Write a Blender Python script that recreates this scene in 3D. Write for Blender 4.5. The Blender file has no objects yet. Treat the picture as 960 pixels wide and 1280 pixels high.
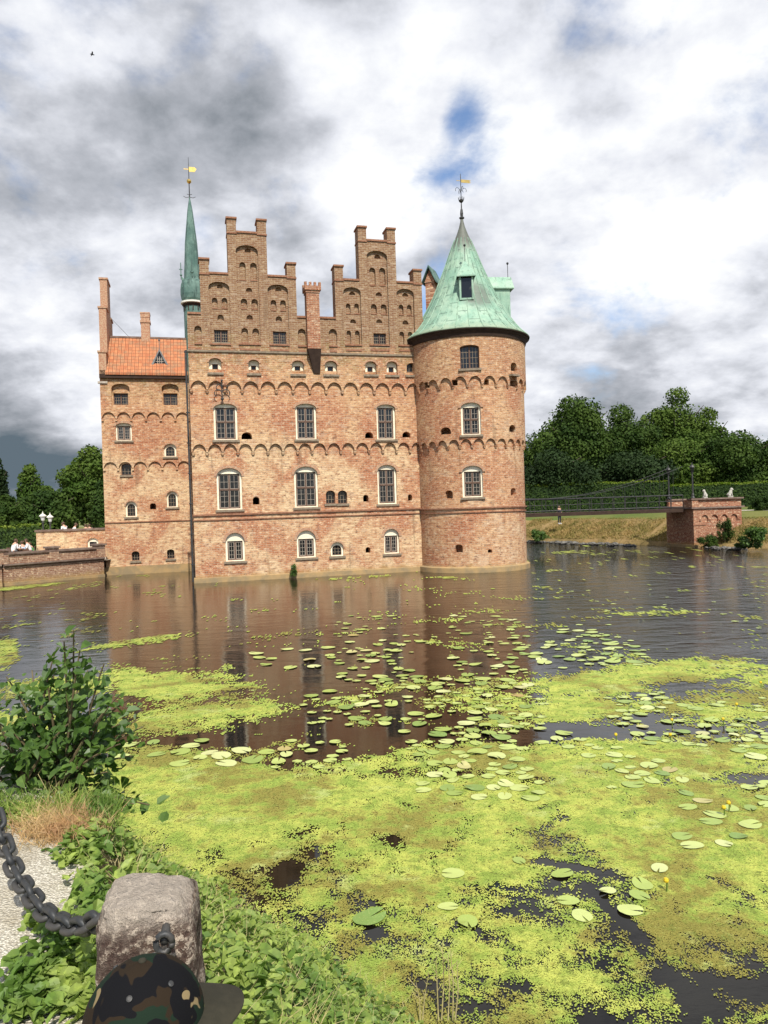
import bpy, bmesh, math, random
import numpy as np
from mathutils import Vector, Matrix, Euler
random.seed(7)
PI = math.pi
sc = bpy.context.scene
COL = sc.collection

# ------------------------------------------------------------------ camera
F_PX, CX, CY, EYE = 924.0, 480.0, 640.0, 3.6
cam_d = bpy.data.cameras.new('camera')
cam_d.sensor_fit = 'VERTICAL'; cam_d.sensor_height = 36.0; cam_d.sensor_width = 27.0
cam_d.lens = F_PX / 1280.0 * 36.0
cam_d.clip_start = 0.05; cam_d.clip_end = 6000
cam = bpy.data.objects.new('camera', cam_d); COL.objects.link(cam)
RC = Matrix.Rotation(PI/2 - 0.0035, 3, 'X') @ Matrix.Rotation(-0.032, 3, 'Z')
cam.matrix_world = Matrix.Translation((0, 0, EYE)) @ RC.to_4x4()
sc.camera = cam
EYEV = Vector((0, 0, EYE))

# ------------------------------------------------------------------ light
SUN_EL, SUN_AZ = math.radians(50), math.radians(164.0)     # azimuth clockwise from +Y
SD = Vector((math.sin(SUN_AZ)*math.cos(SUN_EL), math.cos(SUN_AZ)*math.cos(SUN_EL), math.sin(SUN_EL)))
sun_d = bpy.data.lights.new('sun', 'SUN'); sun_d.energy = 5.0; sun_d.angle = math.radians(0.5); sun_d.color = (1.0, 0.95, 0.86)
sun = bpy.data.objects.new('sun', sun_d); COL.objects.link(sun)
sun.rotation_euler = (-SD).to_track_quat('-Z', 'Y').to_euler()
sc.view_settings.view_transform = 'Standard'; sc.view_settings.look = 'None'
sc.view_settings.exposure = 0.27; sc.view_settings.gamma = 1

class NT:
    """tiny helper for building node trees"""
    def __init__(s, tree): s.t = tree; s.n = tree.nodes; s.l = tree.links
    def new(s, typ, ins=None, **kw):
        n = s.n.new(typ)
        for k, v in kw.items(): setattr(n, k, v)
        if ins:
            for k, v in ins.items():
                if isinstance(v, bpy.types.NodeSocket): s.l.new(v, n.inputs[k])
                else: n.inputs[k].default_value = v
        return n
    def math(s, op, a, b=0.0, c=0.0, clamp=False):
        n = s.n.new('ShaderNodeMath'); n.operation = op; n.use_clamp = clamp
        for i, v in enumerate((a, b, c)):
            if isinstance(v, bpy.types.NodeSocket): s.l.new(v, n.inputs[i])
            else: n.inputs[i].default_value = v
        return n.outputs[0]
    def rng(s, v, a, b, c=0.0, d=1.0, smooth=True):
        n = s.n.new('ShaderNodeMapRange'); n.interpolation_type = 'SMOOTHSTEP' if smooth else 'LINEAR'
        s.l.new(v, n.inputs['Value'])
        for k, x in zip(('From Min', 'From Max', 'To Min', 'To Max'), (a, b, c, d)): n.inputs[k].default_value = x
        return n.outputs[0]
    def noise(s, vec, scale, detail=4, rough=.55, dist=0.0):
        return s.new('ShaderNodeTexNoise', {'Vector': vec, 'Scale': scale, 'Detail': detail, 'Roughness': rough, 'Distortion': dist}).outputs['Fac']
    def mix(s, fac, a, b, blend='MIX'):
        n = s.n.new('ShaderNodeMix'); n.data_type = 'RGBA'; n.blend_type = blend
        for k, v in ((0, fac), (6, a), (7, b)):
            if isinstance(v, bpy.types.NodeSocket): s.l.new(v, n.inputs[k])
            else: n.inputs[k].default_value = v if k == 0 else (*v[:3], 1)
        return n.outputs[2]
    def ramp(s, fac, stops):
        n = s.n.new('ShaderNodeValToRGB'); s.l.new(fac, n.inputs[0])
        e = n.color_ramp.elements
        while len(e) < len(stops): e.new(0.5)
        for el, (p, c) in zip(e, stops): el.position = p; el.color = (*c, 1)
        return n.outputs[0]
    def scale(s, vec, v):
        n = s.new('ShaderNodeVectorMath', {0: vec}, operation='MULTIPLY'); n.inputs[1].default_value = v
        return n.outputs[0]

def px_dir(px, py):
    return (RC @ Vector(((px-CX)/F_PX, (CY-py)/F_PX, -1))).normalized()

world = bpy.data.worlds.new('World'); sc.world = world; world.use_nodes = True
w = NT(world.node_tree); w.n.clear()
gen = w.new('ShaderNodeTexCoord').outputs['Generated']
nrm = w.new('ShaderNodeVectorMath', {0: gen}, operation='NORMALIZE').outputs[0]
sep = w.new('ShaderNodeSeparateXYZ', {0: nrm})
den = w.math('ADD', w.math('MAXIMUM', sep.outputs[2], 0.0), 0.40)
cp = w.new('ShaderNodeCombineXYZ', {0: w.math('DIVIDE', sep.outputs[0], den), 1: w.math('DIVIDE', sep.outputs[1], den), 2: 0.37}).outputs[0]
sky = w.new('ShaderNodeTexSky', sky_type='NISHITA', sun_disc=False, sun_elevation=SUN_EL, sun_rotation=SUN_AZ)
def lobe(px, py, r0, r1):
    d = w.new('ShaderNodeVectorMath', {0: nrm}, operation='DISTANCE'); d.inputs[1].default_value = px_dir(px, py)
    return w.rng(d.outputs['Value'], r0, r1, 1.0, 0.0)
n1 = w.noise(cp, 3.6, 9, .58, .3)
n2 = w.noise(w.scale(cp, (1.0, 1.15, 1)), 2.7, 10, .54, .1)
n3 = w.noise(cp, 7.0, 9, .60, .1)
cover = w.math('ADD', w.math('ADD', w.math('MULTIPLY', n1, 1.0), w.math('MULTIPLY', n3, .35)), 0.06)
for (x, y, r0, r1, a) in ((592, 190, .0, .085, .30), (535, 236, .0, .07, .27), (572, 105, .0, .06, .16), (940, 118, .0, .11, .20), (578, 150, 0, .04, .12),
                          (550, 375, .0, .07, .22), (770, 340, 0, .14, .05), (640, 350, 0, .12, .05), (40, 545, 0, .30, -.2)):
    cover = w.math('SUBTRACT', cover, w.math('MULTIPLY', lobe(x, y, r0, r1), a))
cover = w.math('SUBTRACT', cover, w.math('MULTIPLY', w.rng(sep.outputs[1], .25, -.25), .22))
cov = w.rng(cover, .38, .68)
bright = w.math('ADD', w.math('ADD', w.math('MULTIPLY', n2, 0.85), w.math('MULTIPLY', n3, 0.42)), -.125)
for (x, y, r0, r1, a) in ((150, 150, .05, .40, -.055), (240, 250, .0, .2, -.03), (0, 590, .0, .15, -.24), (120, 575, 0, .09, -.12), (-300, 590, 0, .45, -.10),
                          (385, 75, .0, .08, .18), (110, 60, 0, .14, .07), (180, 350, 0, .14, .10), (60, 420, 0, .18, .12), (560, 40, 0, .3, .02), (800, 60, .0, .36, .09), (860, 250, 0, .2, .01),
                          (680, 260, .0, .3, .05), (470, 190, 0, .12, .12), (480, 310, 0, .12, .10), (720, 410, .0, .15, -.05), (700, 470, 0, .12, .02), (850, 420, .0, .25, .05), (900, 520, .0, .12, -.05), (860, 180, 0, .09, -.05)):
    bright = w.math('ADD', bright, w.math('MULTIPLY', lobe(x, y, r0, r1), a))
ccol = w.ramp(bright, ((.22, (1.2, 1.6, 1.95)), (.33, (2.6, 2.85, 3.2)), (.45, (4.9, 5.1, 5.6)), (.56, (7.9, 8.1, 8.7)), (.67, (10.2, 10.3, 10.4))))
skyc = w.mix(1.0, sky.outputs[0], (1.5, 1.6, 1.75), 'MULTIPLY')
scol = w.mix(cov, skyc, ccol)
bg = w.new('ShaderNodeBackground', {'Color': scol, 'Strength': 0.087})
w.l.new(bg.outputs[0], w.new('ShaderNodeOutputWorld').inputs[0])

# ------------------------------------------------------------------ materials
def mat(name, base=(.5, .5, .5), rough=.8, metal=0.0, spec=.3):
    m = bpy.data.materials.new(name); m.use_nodes = True
    t = NT(m.node_tree); b = m.node_tree.nodes['Principled BSDF']
    b.inputs['Base Color'].default_value = (*base, 1); b.inputs['Roughness'].default_value = rough
    b.inputs['Metallic'].default_value = metal; b.inputs['Specular IOR Level'].default_value = spec
    return m, t, b
def obco(t): return t.new('ShaderNodeTexCoord').outputs['Object']
def bump(t, b, h, strength=.3, dist=.02):
    n = t.new('ShaderNodeBump', {'Height': h, 'Strength': strength, 'Distance': dist}); t.l.new(n.outputs[0], b.inputs['Normal'])
def varied(name, c1, c2, scale=3, rough=.85, bs=.3, bd=.02, metal=0, spec=.3, detail=6, co='Object'):
    m, t, b = mat(name, c1, rough, metal, spec)
    v = t.new('ShaderNodeTexCoord').outputs[co]
    n = t.noise(v, scale, detail, .65)
    t.l.new(t.mix(t.rng(n, .35, .65), c1, c2), b.inputs['Base Color'])
    if bs: bump(t, b, t.noise(v, scale*4, 4), bs, bd)
    return m

def brick_mat(name, radial=False, mode='castle', course=.1):
    m, t, b = mat(name, rough=.9, spec=.2)
    o = obco(t); s = t.new('ShaderNodeSeparateXYZ', {0: o})
    if radial: u = t.math('MULTIPLY', t.math('ARCTAN2', s.outputs[1], s.outputs[0]), 3.13)
    else: u = t.math('ADD', s.outputs[0], s.outputs[1])
    z = s.outputs[2]
    uv = t.new('ShaderNodeCombineXYZ', {0: u, 1: z, 2: 0.0}).outputs[0]
    br = t.new('ShaderNodeTexBrick', {'Vector': uv, 'Scale': 1.0, 'Mortar Size': .011, 'Mortar Smooth': .3, 'Bias': 0.0, 'Brick Width': .29, 'Row Height': course,
                                      'Color1': (0, 0, 0, 1), 'Color2': (1, 1, 1, 1), 'Mortar': (.5, .5, .5, 1)})
    rnd = t.new('ShaderNodeSeparateColor', {0: br.outputs['Color']}).outputs[0]
    big = t.noise(uv, .42, 6, .62, .6); mid = t.noise(uv, 1.9, 5, .65); fine = t.noise(t.scale(uv, (.8, 1.25, 1)), 5.2, 4, .85)
    if mode == 'castle':
        # sound red brick, buff weathered brick, limewash on the lower storeys, yellow-brown lichen on the gables
        base = t.mix(t.rng(big, .36, .62), (.44, .185, .09), (.57, .35, .18))
        if not radial:
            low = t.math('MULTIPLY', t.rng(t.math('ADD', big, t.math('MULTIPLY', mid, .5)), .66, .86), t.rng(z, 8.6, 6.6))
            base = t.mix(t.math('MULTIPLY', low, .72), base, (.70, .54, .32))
            hi = t.rng(t.math('ADD', z, t.math('MULTIPLY', mid, 2.2)), 12.2, 14.4)
            base = t.mix(t.math('MULTIPLY', hi, .9), base, (.235, .145, .08))
            yel = t.math('MULTIPLY', t.rng(z, 10.3, 12.2), t.rng(z, 13.6, 12.8))
            base = t.mix(t.math('MULTIPLY', t.math('MULTIPLY', yel, t.rng(mid, .42, .6)), .55), base, (.27, .2, .07))
        else:
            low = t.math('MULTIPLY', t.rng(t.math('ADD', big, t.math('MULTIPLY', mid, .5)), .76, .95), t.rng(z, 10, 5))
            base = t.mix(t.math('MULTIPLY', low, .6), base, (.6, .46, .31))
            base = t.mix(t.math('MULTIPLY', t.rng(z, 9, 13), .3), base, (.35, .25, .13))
    elif mode == 'red':
        base = t.mix(t.rng(big, .35, .62), (.30, .10, .05), (.37, .18, .10))
    else:
        base = t.mix(t.rng(big, .35, .62), (.21, .10, .06), (.33, .20, .13))
    base = t.mix(t.rng(rnd, .0, 1.0, 0, .75, False), base, t.mix(1, base, (.62, .40, .32), 'MULTIPLY'))
    base = t.mix(t.rng(rnd, .86, .99, 0, .35), base, (.60, .50, .36))
    spk = t.mix(hi, (.68, .50, .31), (.40, .29, .17)) if (mode == 'castle' and not radial) else t.mix(0.0, (.67, .49, .31), (.7, .6, .4))
    base = t.mix(t.rng(fine, .54, .63, 0, .9), base, spk)
    base = t.mix(t.rng(fine, .475, .37, 0, .9), base, (.15, .065, .035))
    base = t.mix(t.math('MULTIPLY', br.outputs['Fac'], .55), base, (.50, .42, .31))
    str_ = t.noise(t.scale(uv, (2.2, .22, 1)), 1.0, 5, .6)
    base = t.mix(t.rng(str_, .57, .72, 0, .5), base, (.16, .10, .06))
    # algae and damp just above the waterline
    base = t.mix(t.rng(t.math('ADD', z, t.math('MULTIPLY', mid, .8)), .95, .5, 0, .75), base, (.30, .20, .075))
    t.l.new(base, b.inputs['Base Color'])
    bump(t, b, t.math('SUBTRACT', t.math('MULTIPLY', fine, .5), br.outputs['Fac']), .6, .02)
    return m

M = {}
M['brick'] = brick_mat('castle brick')
M['brick_round'] = brick_mat('tower brick', radial=True)
M['brick_red'] = brick_mat('chimney brick', mode='red')
M['brick_old'] = brick_mat('old moat wall brick', mode='old')
M['plaster'] = varied('cream plaster', (.80, .74, .58), (.70, .62, .45), 3, .85, .1)
M['white_ring'] = varied('white painted moulding', (.75, .73, .66), (.6, .58, .5), 3, .7, .05)
M['wood'] = varied('dark brown window wood', (.085, .045, .03), (.13, .075, .05), 5, .6, .1)
M['muntin'] = varied('pale glazing bar', (.42, .37, .30), (.3, .25, .2), 5, .6, 0)
M['sill'] = varied('weathered sill', (.17, .13, .09), (.25, .2, .14), 6, .85, .2)
M['trim'] = varied('dark brick trim', (.20, .09, .05), (.30, .15, .09), 9, .9, .3)
M['edge'] = varied('rowlock brick ring', (.43, .30, .19), (.33, .15, .09), 12, .9, .3)
M['tin'] = varied('lead and tin flashing', (.13, .13, .13), (.2, .2, .19), 2, .5, .1, metal=.3)
M['iron'] = varied('black wrought iron', (.035, .038, .04), (.075, .07, .064), 9, .55, .25, .004, metal=.4, spec=.4)
M['gold'] = varied('gilded metal', (.75, .52, .16), (.6, .4, .12), 4, .3, 0, metal=1)
M['dark'] = varied('dark eaves timber', (.035, .02, .014), (.05, .03, .02), 4, .9, .1)
M['stone'] = varied('algae-stained plinth stone', (.36, .24, .11), (.24, .18, .10), 1.6, .9, .5, .03)
M['coping'] = varied('coping tile', (.13, .08, .06), (.20, .15, .12), 3, .9, .3)
M['cloth_white'] = varied('white cotton', (.75, .75, .73), (.65, .65, .66), 6, .9, 0)
M['cloth_blue'] = varied('pale blue cotton', (.42, .5, .6), (.36, .44, .55), 6, .9, 0)
M['cloth_green'] = varied('green cotton', (.12, .32, .10), (.1, .26, .08), 6, .9, 0)
M['cloth_dark'] = varied('dark navy cotton', (.02, .022, .03), (.03, .03, .04), 6, .9, 0)
M['skin'] = varied('skin', (.50, .28, .19), (.55, .33, .23), 8, .55, .05, .001)
M['hair'] = varied('brown hair', (.06, .035, .02), (.09, .055, .03), 20, .6, .2, .003)
M['marble'] = varied('pale statue stone', (.5, .48, .42), (.34, .32, .27), 4, .85, .4)
M['bark'] = varied('bark', (.055, .042, .03), (.1, .08, .06), 6, .95, .6, .03)
M['stem'] = varied('green brown stem', (.09, .07, .035), (.13, .10, .05), 20, .8, .2, .003)
M['lampglass'] = mat('lantern glass', (.55, .56, .55), .15, 0, .5)[0]

m, t, b = mat('window glass', (.012, .014, .016), .06, 0, .35); M['glass'] = m
n = t.noise(obco(t), 2.3, 2); bump(t, b, n, .12, .02)
t.l.new(t.mix(t.rng(t.noise(obco(t), .9, 2), .52, .62), (.01, .011, .013), (.07, .065, .06)), b.inputs['Base Color'])

def tile_mat():
    m, t, b = mat('red pantiles', rough=.85, spec=.25)
    o = obco(t); s = t.new('ShaderNodeSeparateXYZ', {0: o})
    br = t.new('ShaderNodeTexBrick', {'Vector': t.new('ShaderNodeCombineXYZ', {0: t.math('ADD', s.outputs[0], t.math('MULTIPLY', s.outputs[1], .0)), 1: s.outputs[2], 2: 0.0}).outputs[0],
        'Scale': 1.0, 'Mortar Size': .02, 'Mortar Smooth': .4, 'Brick Width': .22, 'Row Height': .26, 'Color1': (0, 0, 0, 1), 'Color2': (1, 1, 1, 1), 'Mortar': (.3, .3, .3, 1)}, offset=0.0)
    r = t.new('ShaderNodeSeparateColor', {0: br.outputs['Color']}).outputs[0]
    c = t.mix(r, (.50, .20, .09), (.38, .13, .06))
    c = t.mix(t.rng(t.noise(o, 1.6, 6, .75), .45, .62, 0, .8), c, (.27, .17, .10))
    c = t.mix(t.rng(t.noise(o, 9, 3, .7), .6, .7, 0, .6), c, (.6, .4, .2))
    c = t.mix(t.math('MULTIPLY', br.outputs['Fac'], .8), c, (.16, .06, .03))
    t.l.new(c, b.inputs['Base Color'])
    bump(t, b, t.math('SINE', t.math('MULTIPLY', s.outputs[0], 2*PI/.22)), .7, .04)
    return m
M['tile'] = tile_mat()

def copper_mat(name, c1, c2, c3, seams=0):
    m, t, b = mat(name, rough=.62, spec=.4)
    o = obco(t)
    n = t.noise(o, 1.1, 6, .65); n2 = t.noise(t.scale(o, (3, 3, .5)), 1.6, 5, .65)
    c = t.mix(t.rng(n, .35, .65), c1, c2)
    c = t.mix(t.rng(n2, .50, .66, 0, .8), c, c3)
    if seams:
        s = t.new('ShaderNodeSeparateXYZ', {0: o})
        a = t.math('MULTIPLY', t.math('ARCTAN2', s.outputs[1], s.outputs[0]), seams/(2*PI))
        br = t.new('ShaderNodeTexBrick', {'Vector': t.new('ShaderNodeCombineXYZ', {0: s.outputs[2], 1: a, 2: 0.0}).outputs[0],
             'Scale': 1.0, 'Mortar Size': .025, 'Mortar Smooth': .2, 'Brick Width': 1.15, 'Row Height': 1.0, 'Color1': (0, 0, 0, 1), 'Color2': (1, 1, 1, 1), 'Mortar': (.5, .5, .5, 1)})
        r = t.new('ShaderNodeSeparateColor', {0: br.outputs['Color']}).outputs[0]
        c = t.mix(t.math('MULTIPLY', r, .35), c, t.mix(1, c, (.72, .82, .78), 'MULTIPLY'))
        c = t.mix(t.math('MULTIPLY', br.outputs['Fac'], .7), c, (.06, .10, .08))
        # old unpatinated sheets: dark wash under the finial and below the front dormer
        top = t.rng(t.math('ADD', s.outputs[2], t.math('MULTIPLY', n, 1.2)), 18.6, 19.7, 0, .9)
        c = t.mix(top, c, (.10, .095, .08))
        ang = t.new('ShaderNodeVectorMath', {0: o}, operation='DISTANCE'); ang.inputs[1].default_value = (-.05, -2.06, 15.46)
        c = t.mix(t.math('MULTIPLY', t.rng(t.math('ADD', ang.outputs['Value'], t.math('MULTIPLY', n2, 1.0)), 1.75, 1.0), .8), c, (.105, .115, .095))
        c = t.mix(t.rng(t.math('ADD', s.outputs[2], t.math('MULTIPLY', n2, 1.5)), 14.66, 13.9, 0, .55), c, (.24, .27, .17))
    t.l.new(c, b.inputs['Base Color']); bump(t, b, n, .15, .03)
    return m
M['copper'] = copper_mat('verdigris copper sheets', (.20, .34, .25), (.31, .43, .32), (.12, .19, .14), 30)
M['copper_p'] = copper_mat('verdigris copper', (.20, .34, .25), (.31, .43, .32), (.12, .19, .14))
M['copper_d'] = copper_mat('dark verdigris copper', (.055, .115, .095), (.12, .20, .165), (.02, .045, .04))

def grass_mat(name, c1, c2, c3, sc_=1.2):
    m, t, b = mat(name, rough=.95, spec=.1)
    o = obco(t)
    c = t.mix(t.rng(t.noise(o, sc_*.25, 6, .6), .38, .62), c1, c2)
    c = t.mix(t.rng(t.noise(o, sc_*4, 5, .7), .5, .68, 0, .7), c, c3)
    t.l.new(c, b.inputs['Base Color']); bump(t, b, t.noise(o, sc_*10, 4, .7), .7, .08)
    return m
M['lawn'] = grass_mat('lawn', (.09, .12, .028), (.15, .15, .045), (.06, .09, .02), .5)
M['drybank'] = grass_mat('dry mown bank grass', (.30, .205, .09), (.19, .14, .055), (.06, .042, .02), 2.4)
M['soil'] = grass_mat('bank litter', (.16, .12, .06), (.22, .18, .09), (.05, .04, .02), 4)
M['gravel_far'] = grass_mat('pale gravel', (.5, .45, .36), (.42, .38, .3), (.35, .3, .24), 3)

m, t, b = mat('pale gravel path', rough=.95, spec=.15); M['gravel'] = m
o = obco(t)
vo = t.new('ShaderNodeTexVoronoi', {'Vector': o, 'Scale': 85.0, 'Randomness': 1.0})
vr = t.new('ShaderNodeSeparateColor', {0: vo.outputs['Color']}).outputs[0]
c = t.mix(vr, (.46, .42, .33), (.70, .66, .56))
c = t.mix(t.rng(t.noise(o, 2.2, 6, .6), .5, .68, 0, .6), c, (.33, .28, .19))
c = t.mix(t.rng(vo.outputs['Distance'], .38, .62, 0, .55), c, (.22, .19, .14))
t.l.new(c, b.inputs['Base Color']); bump(t, b, t.math('SUBTRACT', 1.0, vo.outputs['Distance']), .9, .012)

def leaf_mat(name, c1, c2, sc_=.6, trans=.25, rough=.7, spec=.12):
    m, t, b = mat(name, rough=rough, spec=spec)
    o = obco(t); n = t.noise(o, sc_, 4, .6); n2 = t.noise(o, sc_*9, 2, .6)
    c = t.mix(t.rng(n, .35, .65), c1, c2)
    c = t.mix(t.rng(n2, .45, .65, 0, .6), c, t.mix(1, c, (1.5, 1.5, 1.2), 'MULTIPLY'))
    t.l.new(c, b.inputs['Base Color'])
    tr = t.new('ShaderNodeBsdfTranslucent', {'Color': t.mix(1, c, (1.3, 1.7, .6), 'MULTIPLY')})
    mx = t.new('ShaderNodeMixShader', {0: trans, 1: b.outputs[0], 2: tr.outputs[0]})
    t.l.new(mx.outputs[0], m.node_tree.nodes['Material Output'].inputs[0])
    return m
M['leaf_a'] = leaf_mat('dense tree leaves', (.020, .042, .008), (.050, .082, .015), .25, .12)
M['leaf_b'] = leaf_mat('lighter tree leaves', (.034, .066, .010), (.075, .112, .020), .25, .15)
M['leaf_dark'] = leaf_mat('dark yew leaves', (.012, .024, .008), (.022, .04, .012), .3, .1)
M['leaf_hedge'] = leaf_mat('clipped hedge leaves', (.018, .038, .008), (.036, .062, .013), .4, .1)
M['leaf_sunlit'] = leaf_mat('sunlit hedge top leaves', (.10, .14, .02), (.16, .20, .035), .5, .3)  # bright tone stands in for sunlight along the hedge tops
M['leaf_shrub'] = leaf_mat('shrub leaves', (.034, .075, .012), (.085, .145, .028), 3, .25, .45, .4)
M['leaf_cover'] = leaf_mat('bank leaves', (.085, .15, .028), (.25, .31, .075), 3.2, .25, .55, .3)
M['straw'] = leaf_mat('dry straw', (.42, .25, .14), (.5, .36, .2), 4, .2, .9, .1)
M['stalk'] = leaf_mat('dry pale stalks', (.35, .30, .14), (.42, .36, .2), 4, .1, .9, .1)

m, t, b = mat('lily pad', rough=.38, spec=.45); M['pad'] = m
oi = t.new('ShaderNodeObjectInfo')
c = t.ramp(oi.outputs['Random'], ((0, (.15, .24, .05)), (.3, (.30, .38, .08)), (.65, (.42, .48, .15)), (.92, (.50, .53, .24)), (1.0, (.34, .24, .07))))
c = t.mix(t.rng(t.noise(obco(t), 9, 4, .6), .5, .7, 0, .5), c, (.40, .42, .16))
t.l.new(c, b.inputs['Base Color']); bump(t, b, t.noise(obco(t), 14, 3), .2, .01)

m, t, b = mat('duckweed', rough=.75, spec=.25); M['duckweed'] = m
o = obco(t)
big = t.noise(o, .55, 6, .6, .5); mid = t.noise(o, 3.0, 6, .7); fin = t.noise(o, 42, 3, .7)
c = t.mix(t.rng(mid, .38, .60), (.23, .31, .05), (.43, .46, .09))
c = t.mix(t.rng(t.math('ADD', t.math('MULTIPLY', big, .6), t.math('MULTIPLY', mid, .4)), .485, .56, 0, .85), c, (.20, .165, .035))
c = t.mix(t.rng(t.noise(o, 1.3, 5, .7), .56, .68, 0, .8), c, (.42, .47, .15))
c = t.mix(t.rng(t.noise(t.new('ShaderNodeVectorMath', {0: o, 1: (9, 3, 1)}, operation='ADD').outputs[0], 8, 5, .8), .52, .62, 0, .7), c, (.14, .17, .03))
c = t.mix(t.rng(fin, .45, .32, 0, .6), c, (.10, .12, .015))
c = t.mix(t.rng(fin, .60, .70, 0, .5), c, (.52, .58, .16))
t.l.new(c, b.inputs['Base Color']); bump(t, b, fin, .8, .012)

m, t, b = mat('moat water', (.018, .016, .009), .02, 0, .5); M['water'] = m
b.inputs['IOR'].default_value = 1.36
o = obco(t); s = t.new('ShaderNodeSeparateXYZ', {0: o})
wv = t.noise(t.scale(o, (1.0, 2.2, 1)), 2.6, 5, .62, .4)
wv2 = t.noise(t.scale(o, (1.3, 4.2, 1)), 5.5, 3, .6, .2)
calm = t.rng(t.math('ADD', s.outputs[0], t.math('MULTIPLY', t.noise(o, .12, 3), 6)), 3.5, 8.5, .20, 1.0)
calm = t.math('MAXIMUM', calm, t.rng(t.math('ADD', t.math('ADD', s.outputs[0], t.math('MULTIPLY', s.outputs[1], .42)), t.math('MULTIPLY', t.noise(o, .12, 3), 3)), .5, -2.5, 0.0, .55))
far = t.rng(s.outputs[1], 9, 24, .12, 1.0)
wv3 = t.new('ShaderNodeTexWave', {'Vector': o, 'Scale': .55, 'Distortion': 5.0, 'Detail': 3.0, 'Detail Scale': 1.2, 'Detail Roughness': .6}, bands_direction='DIAGONAL').outputs['Fac']
big_w = t.noise(t.scale(o, (.62, 1.15, 1)), 1.25, 2.0, .45, .8)
h = t.math('MULTIPLY', t.math('ADD', t.math('MULTIPLY', t.math('ADD', wv, t.math('MULTIPLY', wv2, .35)), .30), t.math('MULTIPLY', big_w, 1.1)), t.math('MULTIPLY', calm, far))
bump(t, b, h, 1.0, .075)
t.l.new(t.mix(t.rng(t.noise(o, .35, 4), .4, .65), (.006, .005, .003), (.012, .009, .005)), b.inputs['Base Color'])

m, t, b = mat('lichen granite', rough=.9, spec=.25); M['granite'] = m
o = obco(t)
n = t.noise(o, 11, 6, .75); n2 = t.noise(o, 40, 5, .8); n3 = t.noise(o, 4, 4, .6)
zz = t.new('ShaderNodeSeparateXYZ', {0: o}).outputs[2]
c = t.mix(t.rng(n2, .46, .55), (.12, .075, .055), (.56, .46, .36))
c = t.mix(t.rng(n, .56, .44, 0, .9), c, (.075, .045, .035))
c = t.mix(t.math('MULTIPLY', t.rng(zz, .47, .55), .65), c, (.62, .54, .44))  # paler towards the top, painted in for the sunlit upper face
t.l.new(c, b.inputs['Base Color']); bump(t, b, t.math('ADD', n, t.math('MULTIPLY', n2, .8)), 1.0, .045)

m, t, b = mat('shadowed camouflage cotton', rough=.9, spec=.15); M['camo'] = m  # whole pattern darkened to stand in for shadow lying on the cap
o = obco(t)
a_ = t.noise(t.scale(o, (1, 1, 1.3)), 11, 2, .5, .4); bb = t.noise(t.new('ShaderNodeVectorMath', {0: o, 1: (3.1, 4.4, 1.7)}, operation='ADD').outputs[0], 10, 2, .5, .5)
cc = t.noise(t.new('ShaderNodeVectorMath', {0: o, 1: (7.1, 1.4, 5.7)}, operation='ADD').outputs[0], 13, 2, .5, .3)
c = t.mix(t.rng(a_, .495, .505, 0, 1), (.008, .018, .010), (.020, .013, .007))
c = t.mix(t.rng(bb, .56, .57), c, (.004, .004, .005))
c = t.mix(t.rng(cc, .64, .65), c, (.20, .15, .075))
t.l.new(c, b.inputs['Base Color']); bump(t, b, t.noise(o, 500, 2), .3, .0008)
M['camo_brim'] = varied('shadowed brim cotton', (.022, .020, .012), (.032, .028, .017), 14, .9, .1)  # same shadow put into the brim colour

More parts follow.
